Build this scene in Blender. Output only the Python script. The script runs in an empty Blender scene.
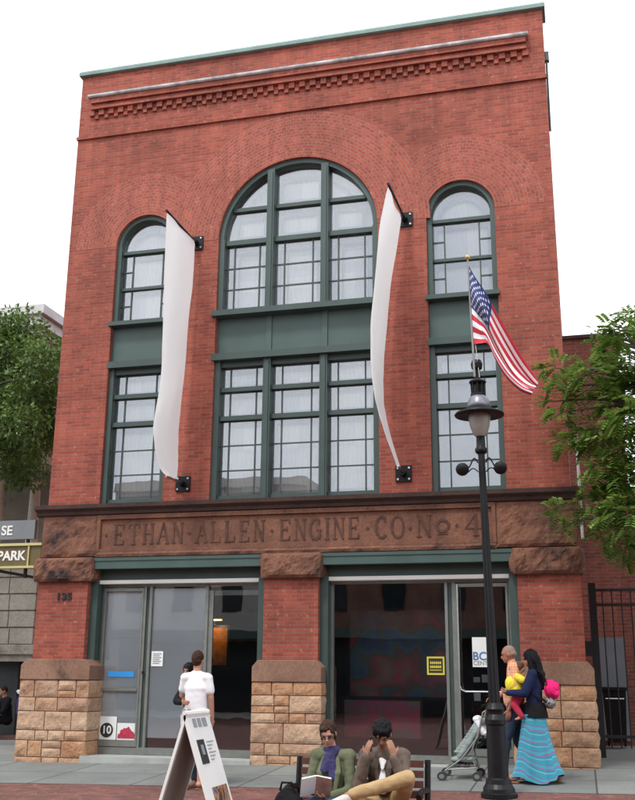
import bpy, bmesh, math, random
from mathutils import Vector, Matrix, Euler, noise
R = math.radians
PI = math.pi
random.seed(7)
scene = bpy.context.scene

# ------------------------------------------------------------------ camera
cd = bpy.data.cameras.new('camera')
cam = bpy.data.objects.new('camera', cd)
scene.collection.objects.link(cam)
Fv = Vector((-0.24259257, 0.93273576, 0.26674493))
Rv = Vector((0.96835291, 0.24944215, 0.00844103))
Uv = Vector((0.05866418, -0.26035096, 0.9637302))
M = Matrix((Rv, Uv, -Fv)).transposed().to_4x4()
M.translation = Vector((4.42711394, -15.44759497, 1.26991617))
cam.matrix_world = M
cd.sensor_fit = 'HORIZONTAL'
cd.sensor_width = 36.0
cd.lens = 996.46 / 635.0 * 36.0
cd.clip_end = 2000.0
scene.camera = cam

# ------------------------------------------------------------------ world: bright overcast sky
SUN_EL, SUN_AZ = R(58), R(200)
world = bpy.data.worlds.new('World')
scene.world = world
world.use_nodes = True
wn, wl = world.node_tree.nodes, world.node_tree.links
wn.clear()
wo = wn.new('ShaderNodeOutputWorld')
bg = wn.new('ShaderNodeBackground')
bg.inputs['Strength'].default_value = 0.12
sky = wn.new('ShaderNodeTexSky')
sky.sky_type = 'NISHITA'
sky.sun_disc = False
sky.sun_elevation = SUN_EL
sky.sun_rotation = SUN_AZ
tcw = wn.new('ShaderNodeTexCoord')
nzw = wn.new('ShaderNodeTexNoise')
nzw.inputs['Scale'].default_value = 3.0
nzw.inputs['Detail'].default_value = 5.0
rmp = wn.new('ShaderNodeValToRGB')
rmp.color_ramp.elements[0].position = 0.35
rmp.color_ramp.elements[0].color = (8.2, 8.8, 9.8, 1)
rmp.color_ramp.elements[1].position = 0.62
rmp.color_ramp.elements[1].color = (13.6, 13.7, 13.9, 1)
mxw = wn.new('ShaderNodeMix')
mxw.data_type = 'RGBA'
mxw.inputs[0].default_value = 0.88
wl.new(tcw.outputs['Generated'], nzw.inputs['Vector'])
wl.new(nzw.outputs['Fac'], rmp.inputs['Fac'])
wl.new(sky.outputs['Color'], mxw.inputs[6])
wl.new(rmp.outputs['Color'], mxw.inputs[7])
wl.new(mxw.outputs[2], bg.inputs['Color'])
wl.new(bg.outputs[0], wo.inputs[0])

sd = bpy.data.lights.new('sun', 'SUN')
sd.energy = 1.5
sd.angle = R(11)
sd.color = (1.0, 0.97, 0.92)
sun = bpy.data.objects.new('sun', sd)
scene.collection.objects.link(sun)
# sun stands behind the camera to the left, high
sdir = Vector((math.sin(SUN_AZ) * math.cos(SUN_EL), math.cos(SUN_AZ) * math.cos(SUN_EL), math.sin(SUN_EL)))
sun.rotation_euler = sdir.to_track_quat('Z', 'Y').to_euler()

scene.view_settings.view_transform = 'Standard'
scene.view_settings.look = 'None'
scene.view_settings.exposure = 0.5
scene.view_settings.gamma = 1.0
scene.render.engine = 'CYCLES'
scene.cycles.max_bounces = 8
scene.cycles.transparent_max_bounces = 16
scene.cycles.use_denoising = True

# ------------------------------------------------------------------ materials
def new_mat(name):
    m = bpy.data.materials.new(name)
    m.use_nodes = True
    nt = m.node_tree
    return m, nt, nt.nodes['Principled BSDF']

def mixc(nt, fac, a, b, mode='MIX'):
    n = nt.nodes.new('ShaderNodeMix')
    n.data_type = 'RGBA'
    n.blend_type = mode
    for sock, v in ((0, fac), (6, a), (7, b)):
        if hasattr(v, 'links') or hasattr(v, 'is_linked'):
            nt.links.new(v, n.inputs[sock])
        elif sock == 0:
            n.inputs[0].default_value = v
        else:
            n.inputs[sock].default_value = (*v[:3], 1)
    return n.outputs[2]

def tnoise(nt, vec, scale, detail=4, rough=.6):
    n = nt.nodes.new('ShaderNodeTexNoise')
    n.inputs['Scale'].default_value = scale
    n.inputs['Detail'].default_value = detail
    n.inputs['Roughness'].default_value = rough
    if vec is not None:
        nt.links.new(vec, n.inputs['Vector'])
    return n.outputs['Fac']

def ramp(nt, fac, p0, p1, c0=(0, 0, 0), c1=(1, 1, 1)):
    n = nt.nodes.new('ShaderNodeValToRGB')
    n.color_ramp.elements[0].position = p0
    n.color_ramp.elements[1].position = p1
    n.color_ramp.elements[0].color = (*c0, 1)
    n.color_ramp.elements[1].color = (*c1, 1)
    nt.links.new(fac, n.inputs['Fac'])
    return n.outputs['Color']

def tcoord(nt, which='Object'):
    return nt.nodes.new('ShaderNodeTexCoord').outputs[which]

def bump(nt, bsdf, h, strength=.3, dist=.01):
    b = nt.nodes.new('ShaderNodeBump')
    b.inputs['Strength'].default_value = strength
    b.inputs['Distance'].default_value = dist
    nt.links.new(h, b.inputs['Height'])
    nt.links.new(b.outputs[0], bsdf.inputs['Normal'])

def pm(name, col, rough=.7, var=.2, scale=6, bmp=.15, metal=0, spec=.5, col2=None, dist=.01):
    """plain surface with mottled colour"""
    m, nt, b = new_mat(name)
    v = tcoord(nt)
    f = ramp(nt, tnoise(nt, v, scale, 6), .3, .7)
    c1 = tuple(c * (1 - var) for c in col)
    c2 = col2 if col2 else tuple(min(1, c * (1 + var)) for c in col)
    nt.links.new(mixc(nt, f, c1, c2), b.inputs['Base Color'])
    b.inputs['Roughness'].default_value = rough
    b.inputs['Metallic'].default_value = metal
    b.inputs['Specular IOR Level'].default_value = spec
    if bmp:
        bump(nt, b, tnoise(nt, v, scale * 6, 4), bmp, dist)
    return m

def brick_mat(name, c1, c2, mortar, bw=.215, rh=.068, ms=.009, uv=False, stain=.35, floor=False):
    m, nt, b = new_mat(name)
    if uv:
        vec = tcoord(nt, 'UV')
        raw = tcoord(nt)
    else:
        raw = tcoord(nt)
        s = nt.nodes.new('ShaderNodeSeparateXYZ')
        nt.links.new(raw, s.inputs[0])
        c = nt.nodes.new('ShaderNodeCombineXYZ')
        if floor:
            nt.links.new(s.outputs[0], c.inputs[0])
            nt.links.new(s.outputs[1], c.inputs[1])
        else:
            a = nt.nodes.new('ShaderNodeMath')
            nt.links.new(s.outputs[0], a.inputs[0])
            nt.links.new(s.outputs[1], a.inputs[1])
            nt.links.new(a.outputs[0], c.inputs[0])
            nt.links.new(s.outputs[2], c.inputs[1])
        vec = c.outputs[0]
    t = nt.nodes.new('ShaderNodeTexBrick')
    t.inputs['Scale'].default_value = 1
    t.inputs['Brick Width'].default_value = bw
    t.inputs['Row Height'].default_value = rh
    t.inputs['Mortar Size'].default_value = ms
    t.inputs['Mortar Smooth'].default_value = .3
    t.inputs['Bias'].default_value = 0
    t.inputs['Color1'].default_value = (*c1, 1)
    t.inputs['Color2'].default_value = (*c2, 1)
    t.inputs['Mortar'].default_value = (*mortar, 1)
    nt.links.new(vec, t.inputs['Vector'])
    n1 = ramp(nt, tnoise(nt, raw, .7, 8, .65), .36, .64, (1 - stain,) * 3, (1, 1, 1))
    c = mixc(nt, 1.0, t.outputs['Color'], n1, 'MULTIPLY')
    # rain and soot streaks running down the wall
    mp = nt.nodes.new('ShaderNodeMapping')
    mp.inputs['Scale'].default_value = (2.6, 2.6, .22)
    nt.links.new(raw, mp.inputs[0])
    c = mixc(nt, 1.0, c, ramp(nt, tnoise(nt, mp.outputs[0], 1.6, 7, .65), .38, .62, (.80, .78, .77), (1.04, 1.03, 1.02)), 'MULTIPLY')
    # scattered pale spots (efflorescence / lime on single bricks)
    n2 = ramp(nt, tnoise(nt, raw, 13, 3, .6), .60, .70)
    c = mixc(nt, mixc(nt, 1.0, n2, (.42, .42, .42), 'MULTIPLY'), c, (.52, .28, .21))
    n3 = ramp(nt, tnoise(nt, raw, 60, 2), .3, .7, (.82, .82, .82), (1.12, 1.12, 1.12))
    c = mixc(nt, 1.0, c, n3, 'MULTIPLY')
    nt.links.new(c, b.inputs['Base Color'])
    b.inputs['Roughness'].default_value = .88
    inv = nt.nodes.new('ShaderNodeMath')
    inv.operation = 'SUBTRACT'
    inv.inputs[0].default_value = 1
    nt.links.new(t.outputs['Fac'], inv.inputs[1])
    ad = nt.nodes.new('ShaderNodeMath')
    ad.operation = 'MULTIPLY_ADD'
    nt.links.new(tnoise(nt, raw, 40, 3), ad.inputs[0])
    ad.inputs[1].default_value = .35
    nt.links.new(inv.outputs[0], ad.inputs[2])
    bump(nt, b, ad.outputs[0], .6, .006)
    return m

def stone_mat(name, c1, c2, c3, scale=1.2, stain_pos=.62, bmp=.7, dist=.02, rough=.9):
    m, nt, b = new_mat(name)
    v = tcoord(nt)
    f = ramp(nt, tnoise(nt, v, scale, 6, .65), .35, .65)
    c = mixc(nt, f, c1, c2)
    f2 = ramp(nt, tnoise(nt, v, scale * .55, 5, .7), stain_pos, stain_pos + .1)
    c = mixc(nt, f2, c, c3)
    n3 = ramp(nt, tnoise(nt, v, 30, 4), .3, .7, (.75, .75, .75), (1.15, 1.15, 1.15))
    c = mixc(nt, 1.0, c, n3, 'MULTIPLY')
    nt.links.new(c, b.inputs['Base Color'])
    b.inputs['Roughness'].default_value = rough
    bump(nt, b, tnoise(nt, v, 9, 8, .7), bmp, dist)
    return m

def glass_mat(name, tint=(.9, .93, .95), refl=.14, rough=.0, refl_col=(.95, .97, 1)):
    """window glass: mirror layer over clear layer, stronger at grazing angles"""
    m, nt, b = new_mat(name)
    nt.nodes.remove(b)
    out = nt.nodes['Material Output']
    tr = nt.nodes.new('ShaderNodeBsdfTransparent')
    tr.inputs[0].default_value = (*tint, 1)
    gl = nt.nodes.new('ShaderNodeBsdfGlossy')
    gl.inputs['Color'].default_value = (*refl_col, 1)
    gl.inputs['Roughness'].default_value = rough
    lw = nt.nodes.new('ShaderNodeLayerWeight')
    lw.inputs[0].default_value = .35
    mr = nt.nodes.new('ShaderNodeMapRange')
    mr.inputs['To Min'].default_value = refl
    mr.inputs['To Max'].default_value = 1
    nt.links.new(lw.outputs['Fresnel'], mr.inputs['Value'])
    # old glass is never quite flat
    nz = tnoise(nt, tcoord(nt), 1.3, 2)
    bp = nt.nodes.new('ShaderNodeBump')
    bp.inputs['Strength'].default_value = .06
    bp.inputs['Distance'].default_value = .02
    nt.links.new(nz, bp.inputs['Height'])
    nt.links.new(bp.outputs[0], gl.inputs['Normal'])
    mx = nt.nodes.new('ShaderNodeMixShader')
    nt.links.new(mr.outputs[0], mx.inputs[0])
    nt.links.new(tr.outputs[0], mx.inputs[1])
    nt.links.new(gl.outputs[0], mx.inputs[2])
    nt.links.new(mx.outputs[0], out.inputs[0])
    return m

MT = {}
MT['brick'] = brick_mat('red_brick', (.455, .108, .064), (.31, .064, .042), (.33, .155, .12), bw=.195, rh=.060, ms=.0065)
MT['brick_arc'] = brick_mat('radial_brick', (.45, .108, .068), (.31, .066, .044), (.36, .175, .135), bw=.085, rh=.060, ms=.0065, uv=True, stain=.2)
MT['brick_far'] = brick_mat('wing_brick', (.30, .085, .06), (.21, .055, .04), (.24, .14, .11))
MT['brownstone'] = stone_mat('brownstone', (.12, .052, .036), (.235, .105, .062), (.022, .015, .014), 1.6, .57)
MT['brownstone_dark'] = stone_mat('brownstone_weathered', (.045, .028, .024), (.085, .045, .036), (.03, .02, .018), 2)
MT['carve'] = stone_mat('carved_letter_stone', (.065, .030, .022), (.115, .054, .036), (.03, .018, .014), 3, bmp=.3)
MT['stonecap'] = stone_mat('smooth_sandstone', (.18, .092, .062), (.29, .165, .11), (.03, .025, .025), 1.3, .585, .3, .008)
MT['green'] = pm('dark_green_paint', (.040, .068, .060), .5, .12, 3, .05)
MT['greenpanel'] = pm('green_panel_paint', (.060, .100, .090), .55, .12, 1.5, .08)
MT['greenhead'] = pm('green_header_paint', (.050, .090, .078), .5, .15, 2, .08)
MT['copper'] = pm('verdigris_coping', (.17, .26, .235), .6, .2, 3, .2)
MT['flash'] = pm('pale_metal_flashing', (.42, .42, .42), .6, .45, 3.5, .3, col2=(.74, .75, .76))
MT['glass'] = glass_mat('window_glass', (.95, .96, .96), .10)
MT['glass_shop'] = glass_mat('shop_glass', (.93, .95, .95), .055)
MT['sash'] = pm('dark_muntin_paint', (.045, .065, .060), .5, .1, 5, 0)
MT['innersash'] = pm('pale_inner_sash', (.30, .33, .35), .6, .1, 5, 0)
MT['alu'] = pm('brushed_aluminium', (.24, .25, .23), .45, .12, 8, .05, .6)
MT['white'] = pm('white_paint', (.78, .78, .74), .6, .06, 3, .03)
MT['film'] = pm('frosted_film', (.88, .90, .93), .5, .05, 1.2, 0)
MT['black'] = pm('black_paint', (.008, .008, .009), .38, .25, 8, .1, spec=.25)
MT['ironblk'] = pm('wrought_iron', (.012, .012, .013), .5, .25, 8, .15)
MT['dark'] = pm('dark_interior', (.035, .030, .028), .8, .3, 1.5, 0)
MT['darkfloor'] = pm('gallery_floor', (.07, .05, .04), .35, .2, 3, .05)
MT['concrete'] = None

def blind_mat():
    m, nt, b = new_mat('pale_window_blind')
    v = tcoord(nt)
    s = nt.nodes.new('ShaderNodeSeparateXYZ')
    nt.links.new(v, s.inputs[0])
    w = nt.nodes.new('ShaderNodeTexWave')
    w.inputs['Scale'].default_value = 4
    w.inputs['Distortion'].default_value = 9
    w.inputs['Detail'].default_value = 2
    nt.links.new(v, w.inputs['Vector'])
    c = mixc(nt, w.outputs['Fac'], (.82, .82, .80), (.89, .89, .87))
    w2 = nt.nodes.new('ShaderNodeTexWhiteNoise')
    sn = nt.nodes.new('ShaderNodeVectorMath'); sn.operation = 'SNAP'; sn.inputs[1].default_value = (.98, 9, .62)
    nt.links.new(v, sn.inputs[0]); nt.links.new(sn.outputs[0], w2.inputs[0])
    c = mixc(nt, 1.0, c, ramp(nt, w2.outputs['Value'], 0, 1, (.78, .79, .80), (1, 1, .98)), 'MULTIPLY')
    nt.links.new(c, b.inputs['Base Color'])
    b.inputs['Roughness'].default_value = .9
    return m
MT['blind'] = blind_mat()
MT['reflgrey'] = pm('grey_cloud_reflection', (.34, .36, .39), .9, .25, 1.4, 0)

def walk_mat():
    m, nt, b = new_mat('sidewalk_concrete')
    v = tcoord(nt)
    t = nt.nodes.new('ShaderNodeTexBrick')
    t.offset = 0
    t.inputs['Scale'].default_value = 1
    t.inputs['Brick Width'].default_value = 1.5
    t.inputs['Row Height'].default_value = 1.25
    t.inputs['Mortar Size'].default_value = .012
    t.inputs['Color1'].default_value = (.20, .21, .20, 1)
    t.inputs['Color2'].default_value = (.165, .175, .168, 1)
    t.inputs['Mortar'].default_value = (.05, .05, .05, 1)
    nt.links.new(v, t.inputs['Vector'])
    f = ramp(nt, tnoise(nt, v, .8, 6), .3, .7, (.75, .75, .75), (1.15, 1.15, 1.12))
    c = mixc(nt, 1, t.outputs['Color'], f, 'MULTIPLY')
    sp = ramp(nt, tnoise(nt, v, 7, 3, .7), .66, .70, (1, 1, 1), (.62, .62, .62))
    c = mixc(nt, 1, c, sp, 'MULTIPLY')
    f2 = ramp(nt, tnoise(nt, v, 50, 3), .3, .7, (.80, .80, .80), (1.12, 1.12, 1.12))
    c = mixc(nt, 1, c, f2, 'MULTIPLY')
    nt.links.new(c, b.inputs['Base Color'])
    b.inputs['Roughness'].default_value = .85
    bump(nt, b, tnoise(nt, v, 60, 3), .3, .004)
    return m
MT['walk'] = walk_mat()
MT['paving'] = brick_mat('street_brick_paving', (.24, .085, .065), (.15, .055, .045), (.12, .09, .08), bw=.20, rh=.10, ms=.007, stain=.3, floor=True)
MT['ledge'] = pm('granite_ledge', (.34, .35, .33), .8, .15, 4, .2)

# ------------------------------------------------------------------ mesh helpers
class MB:
    def __init__(s):
        s.v, s.f, s.mi, s.sm, s.uv = [], [], [], [], {}
        s.m = 0
        s.smooth = False
    def add(s, vs, fs, uvs=None):
        o = len(s.v)
        s.v += [tuple(v) for v in vs]
        for k, f in enumerate(fs):
            if uvs is not None:
                s.uv[len(s.f)] = [uvs[i] for i in f]
            s.f.append([i + o for i in f])
            s.mi.append(s.m)
            s.sm.append(s.smooth)
        return s
    def box(s, x0, x1, y0, y1, z0, z1, rot=0, piv=None):
        vs = [(x, y, z) for z in (z0, z1) for y in (y0, y1) for x in (x0, x1)]
        if rot:
            px, py = piv or ((x0 + x1) / 2, (y0 + y1) / 2)
            c, n = math.cos(rot), math.sin(rot)
            vs = [(px + (x - px) * c - (y - py) * n, py + (x - px) * n + (y - py) * c, z) for x, y, z in vs]
        return s.add(vs, [(0, 2, 3, 1), (4, 5, 7, 6), (0, 1, 5, 4), (2, 6, 7, 3), (0, 4, 6, 2), (1, 3, 7, 5)])
    def obox(s, a, b, w, d, up=Vector((0, 0, 1))):
        """box of section w x d running from a to b"""
        a, b = Vector(a), Vector(b)
        t = (b - a).normalized()
        if abs(t.dot(up)) > .98:
            up = Vector((0, 1, 0))
        sx = t.cross(up).normalized()
        sy = sx.cross(t).normalized()
        vs = []
        for p in (a, b):
            for i, j in ((-1, -1), (1, -1), (1, 1), (-1, 1)):
                vs.append(p + sx * (i * w / 2) + sy * (j * d / 2))
        return s.add(vs, [(0, 3, 2, 1), (4, 5, 6, 7), (0, 1, 5, 4), (1, 2, 6, 5), (2, 3, 7, 6), (3, 0, 4, 7)])
    def prism(s, poly, y0, y1):
        """polygon in XZ extruded along Y"""
        n = len(poly)
        vs = [(x, y0, z) for x, z in poly] + [(x, y1, z) for x, z in poly]
        fs = [list(range(n)), list(range(2 * n - 1, n - 1, -1))]
        fs += [(i, i + n, (i + 1) % n + n, (i + 1) % n) for i in range(n)]
        return s.add(vs, fs)
    def profx(s, prof, x0, x1):
        """profile in YZ extruded along X"""
        n = len(prof)
        vs = [(x0, y, z) for y, z in prof] + [(x1, y, z) for y, z in prof]
        fs = [list(range(n)), list(range(2 * n - 1, n - 1, -1))]
        fs += [(i, i + n, (i + 1) % n + n, (i + 1) % n) for i in range(n)]
        return s.add(vs, fs)
    def tube(s, pts, r, n=8, caps=True):
        pts = [Vector(p) for p in pts]
        rs = r if isinstance(r, (list, tuple)) else [r] * len(pts)
        vs, fs = [], []
        prev = None
        for i, p in enumerate(pts):
            t = (pts[min(i + 1, len(pts) - 1)] - pts[max(i - 1, 0)]).normalized()
            if prev is None:
                u = t.cross(Vector((0, 0, 1)))
                if u.length < .05:
                    u = t.cross(Vector((0, 1, 0)))
            else:
                u = prev - t * prev.dot(t)
            u.normalize()
            prev = u
            w = t.cross(u)
            for k in range(n):
                a = 2 * PI * k / n
                vs.append(p + (u * math.cos(a) + w * math.sin(a)) * rs[i])
        for i in range(len(pts) - 1):
            for k in range(n):
                fs.append((i * n + k, i * n + (k + 1) % n, (i + 1) * n + (k + 1) % n, (i + 1) * n + k))
        if caps:
            fs.append(tuple(range(n - 1, -1, -1)))
            fs.append(tuple((len(pts) - 1) * n + k for k in range(n)))
        return s.add(vs, fs)
    def lathe(s, prof, c, n=20, flute=0, axis=None):
        """profile (r, z) turned about the vertical through c"""
        vs, fs = [], []
        ax = Vector(axis or (0, 0, 1))
        for r, z in prof:
            for k in range(n):
                a = 2 * PI * k / n
                rr = r * (1 - (flute if k % 2 else 0))
                vs.append((c[0] + rr * math.cos(a) + ax.x * z, c[1] + rr * math.sin(a) + ax.y * z, c[2] + z))
        m = len(prof)
        for i in range(m - 1):
            for k in range(n):
                fs.append((i * n + k, i * n + (k + 1) % n, (i + 1) * n + (k + 1) % n, (i + 1) * n + k))
        fs.append(tuple(range(n - 1, -1, -1)))
        fs.append(tuple((m - 1) * n + k for k in range(n)))
        return s.add(vs, fs)
    def ell(s, c, r, n=14, m=9, rot=None):
        vs, fs = [], []
        c = Vector(c)
        q = rot.to_matrix() if rot else None
        for i in range(1, m):
            th = PI * i / m
            for k in range(n):
                a = 2 * PI * k / n
                p = Vector((r[0] * math.sin(th) * math.cos(a), r[1] * math.sin(th) * math.sin(a), r[2] * math.cos(th)))
                vs.append(c + (q @ p if q else p))
        for zz in (r[2], -r[2]):
            p = Vector((0, 0, zz))
            vs.append(c + (q @ p if q else p))
        t, b = len(vs) - 2, len(vs) - 1
        for i in range(m - 2):
            for k in range(n):
                fs.append((i * n + k, (i + 1) * n + k, (i + 1) * n + (k + 1) % n, i * n + (k + 1) % n))
        for k in range(n):
            fs.append((t, k, (k + 1) % n))
            fs.append((b, (m - 2) * n + (k + 1) % n, (m - 2) * n + k))
        return s.add(vs, fs)
    def build(s, name, mats, parent=None, bevel=0, **kw):
        me = bpy.data.meshes.new(name)
        me.from_pydata(s.v, [], s.f)
        if not isinstance(mats, (list, tuple)):
            mats = [mats]
        for m in mats:
            me.materials.append(MT[m] if isinstance(m, str) else m)
        me.polygons.foreach_set('material_index', s.mi)
        me.polygons.foreach_set('use_smooth', s.sm)
        if s.uv:
            lay = me.uv_layers.new(name='UVMap')
            for p in me.polygons:
                if p.index in s.uv:
                    for li, uv in zip(p.loop_indices, s.uv[p.index]):
                        lay.data[li].uv = uv
        if bevel:
            bm = bmesh.new()
            bm.from_mesh(me)
            bmesh.ops.bevel(bm, geom=list(bm.edges), offset=bevel, segments=2, affect='EDGES', profile=.6)
            bm.to_mesh(me)
            bm.free()
        me.update()
        return link(name, me, parent, **kw)

def link(name, me, parent=None, **kw):
    o = bpy.data.objects.new(name, me)
    scene.collection.objects.link(o)
    if parent:
        o.parent = parent
        if not parent.parent:
            o.matrix_parent_inverse = parent.matrix_basis.inverted()
    for k, v in kw.items():
        o[k] = v
    return o

def thing(name, label, cat, loc=(0, 0, 0), group=None):
    o = bpy.data.objects.new(name, None)
    scene.collection.objects.link(o)
    o.location = loc
    o.empty_display_size = .2
    o.matrix_basis = Matrix.Translation(loc)
    o['label'] = label
    o['category'] = cat
    if group:
        o['group'] = group
    return o

def tag(o, label, cat, group=None):
    o['label'] = label
    o['category'] = cat
    if group:
        o['group'] = group
    return o

def shape_curve(name, outer, holes, y0, y1, mat, parent=None, **kw):
    """filled XZ outline with holes, thick from y0 to y1"""
    cu = bpy.data.curves.new(name, 'CURVE')
    cu.dimensions = '2D'
    cu.fill_mode = 'BOTH'
    cu.extrude = (y1 - y0) / 2
    for poly in [outer] + holes:
        sp = cu.splines.new('POLY')
        sp.points.add(len(poly) - 1)
        for i, (x, z) in enumerate(poly):
            sp.points[i].co = (x, z, 0, 1)
        sp.use_cyclic_u = True
    tmp = bpy.data.objects.new('tmp', cu)
    scene.collection.objects.link(tmp)
    dg = bpy.context.evaluated_depsgraph_get()
    me = bpy.data.meshes.new_from_object(tmp.evaluated_get(dg))
    bpy.data.objects.remove(tmp)
    bpy.data.curves.remove(cu)
    me.name = name
    ym = (y0 + y1) / 2
    for v in me.vertices:
        x, z, d = v.co
        v.co = (x, ym - d, z)
    me.materials.clear()
    me.materials.append(MT[mat] if isinstance(mat, str) else mat)
    for p in me.polygons:
        p.use_smooth = False
    me.update()
    return link(name, me, parent, **kw)

def text_mesh(name, s, size, mat, parent, T, thick=.003, align='CENTER', shear=0, sx=1, bold=0, **kw):
    """lettering lying in T's local XY plane, facing local +Z"""
    cu = bpy.data.curves.new(name, 'FONT')
    cu.body = s
    cu.size = size
    cu.extrude = thick
    cu.align_x = align
    cu.align_y = 'CENTER'
    cu.offset = bold
    tmp = bpy.data.objects.new('tmp', cu)
    scene.collection.objects.link(tmp)
    dg = bpy.context.evaluated_depsgraph_get()
    me = bpy.data.meshes.new_from_object(tmp.evaluated_get(dg))
    bpy.data.objects.remove(tmp)
    bpy.data.curves.remove(cu)
    me.name = name
    for v in me.vertices:
        v.co.x *= sx
    me.transform(T)
    me.materials.clear()
    me.materials.append(MT[mat] if isinstance(mat, str) else mat)
    me.update()
    return link(name, me, parent, **kw)

def facing(x, y, z, rz=0):
    """text plane standing upright, facing -Y"""
    return Matrix.Translation((x, y, z)) @ Matrix.Rotation(rz, 4, 'Z') @ Matrix.Rotation(PI / 2, 4, 'X')

def arch(cx, hw, z0, zs, n=40, r=None):
    r = r or hw
    return [(cx - hw, z0), (cx + hw, z0)] + [(cx + r * math.cos(PI * i / n), zs + r * math.sin(PI * i / n)) for i in range(n + 1)]

def arc_ring(m, cx, zs, r0, r1, y0, y1, a0=0, a1=PI, n=48, uvr=None):
    for i in range(n):
        t0, t1 = a0 + (a1 - a0) * i / n, a0 + (a1 - a0) * (i + 1) / n
        P = lambda r, t, y: (cx + r * math.cos(t), y, zs + r * math.sin(t))
        vs = [P(r0, t0, y0), P(r1, t0, y0), P(r1, t1, y0), P(r0, t1, y0), P(r0, t0, y1), P(r1, t0, y1), P(r1, t1, y1), P(r0, t1, y1)]
        rm = (r0 + r1) / 2
        U = [(t0 * rm, r0), (t0 * rm, r1), (t1 * rm, r1), (t1 * rm, r0)] * 2
        fs = [(0, 1, 2, 3), (1, 5, 6, 2), (0, 3, 7, 4)]
        if i == 0:
            fs.append((0, 4, 5, 1))
        if i == n - 1:
            fs.append((3, 2, 6, 7))
        m.add(vs, fs, U)

# ------------------------------------------------------------------ ground
def gz(x, y):
    return .017 * max(-14, min(14, x)) - .03 + .04 * max(-11, min(0, y))

def sheet(name, xs, ys, dz, mat, **kw):
    m = MB()
    vs = [(x, y, gz(x, y) + dz) for y in ys for x in xs]
    nx = len(xs)
    fs = [(j * nx + i, j * nx + i + 1, (j + 1) * nx + i + 1, (j + 1) * nx + i) for j in range(len(ys) - 1) for i in range(nx - 1)]
    m.add(vs, fs)
    return m.build(name, mat, **kw)
sheet('ground', [-400, -100, -14, -5, 0, 5, 14, 100, 400], [-400, -60, -11, -2.4, 0, 20, 60, 400], 0, 'paving', kind='structure')
sheet('sidewalk', [-60, -14, -7, 0, 7, 14, 60], [-2.4, 0, 5.5], .004, 'walk', kind='structure')
MT['mortar'] = pm('lime_mortar', (.20, .10, .07), .95, .2, 8, .2)
MT['ash0'] = stone_mat('ashlar_tan', (.36, .20, .12), (.50, .31, .19), (.26, .12, .085), 2.2, .62, .8, .02)
MT['ash1'] = stone_mat('ashlar_buff', (.42, .26, .165), (.54, .37, .25), (.32, .16, .10), 2.2, .62, .8, .02)
MT['ash2'] = stone_mat('ashlar_mauve', (.34, .19, .125), (.44, .28, .185), (.22, .12, .085), 2.2, .6, .8, .02)
MT['ash3'] = stone_mat('ashlar_ochre', (.38, .19, .10), (.48, .27, .15), (.26, .12, .08), 2.2, .62, .8, .02)
# ------------------------------------------------------------------ the brick firehouse
W = 4.4
SC, SH = 2.863, .576           # side window centre and half width
BH = 1.444                     # half width of the great window
BL = thing('brick_firehouse', 'tall red brick firehouse with a great arched window and carved brownstone band over two shopfronts', 'building', (0, 0, 0))

outer = [(-W, 4.0), (W, 4.0), (W, 12.54), (-W, 12.54)]
holes = [arch(-SC, SH, 4.06, 8.85), arch(0, BH, 4.06, 8.78), arch(SC, SH, 4.06, 8.85)]
shape_curve('front_wall', outer, holes, 0, .38, 'brick', BL)
m = MB()
m.box(-W, -W + .3, .38, 17, 0, 12.4)
m.box(W - .3, W, .38, 17, 0, 12.4)
m.box(-W + .3, W - .3, 16.7, 17, 0, 12.4)
m.build('side_wall', 'brick', BL)
MB().box(-W + .3, W - .3, .38, 16.7, 12.1, 12.3).build('roof', 'dark', BL)
MB().box(-W + .3, W - .3, .45, 16.7, 3.3, 3.5).build('upper_floor', 'dark', BL)
m = MB()
m.profx([(-.07, 12.54), (-.07, 12.60), (-.05, 12.64), (.42, 12.66), (.42, 12.54)], -W - .05, W + .05)
m.build('coping', 'copper', BL)
# belt and corbel
m = MB()
m.profx([(-.045, 11.15), (-.045, 11.21), (0.02, 11.235), (.02, 11.15)], -W - .012, W + .012)
m.build('belt_course', 'brick', BL)
m = MB()
m.profx([(.02, 11.74), (-.10, 11.74), (-.10, 11.79), (-.07, 11.79), (-.07, 11.86), (-.12, 11.86), (-.12, 11.965), (.02, 11.965)], -4.13, 4.10)
n = 42
for i in range(n):
    x = -4.12 + 8.2 * i / (n - 1)
    m.box(x - .052, x + .052, -.06, .02, 11.63, 11.74)
    if i < n - 1:
        m.box(x + .06, x + .135, -.035, .02, 11.56, 11.63)
m.box(-4.12, 4.1, -.015, .02, 11.631, 11.739)
m.build('dentil_course', 'brick', BL)
m = MB()
m.profx([(-.17, 11.985), (-.175, 12.02), (.02, 12.085), (.02, 11.965), (-.15, 11.967)], -4.18, 4.14)
m.build('cornice_flashing', 'flash', BL)
m = MB(); m.tube([(4.425, .10, 11.70), (4.42, .10, 10.2)], .018, 8)
m.box(4.40, 4.47, .06, .16, 11.55, 11.72)
m.build('downspout', 'green', BL)

# radial brick round the arches
for c_ in (-SC, SC):
    m = MB()
    arc_ring(m, c_, 8.85, SH + .001, 1.42, -.0025, .01)
    m.build('small_arch_bricks', 'brick_arc', BL)
m = MB()
arc_ring(m, 0, 8.78, BH + .001, 2.36, -.005, .012, n=72)
m.build('great_arch_bricks', 'brick_arc', BL)

def frame_rects(m, rects, y0, y1):
    for (x0, x1, z0, z1) in rects:
        m.box(x0, x1, y0, y1, z0, z1)

def clip_arch(x, cx, zs, r):
    d = max(0, r * r - (x - cx) ** 2)
    return zs + math.sqrt(d)

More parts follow.
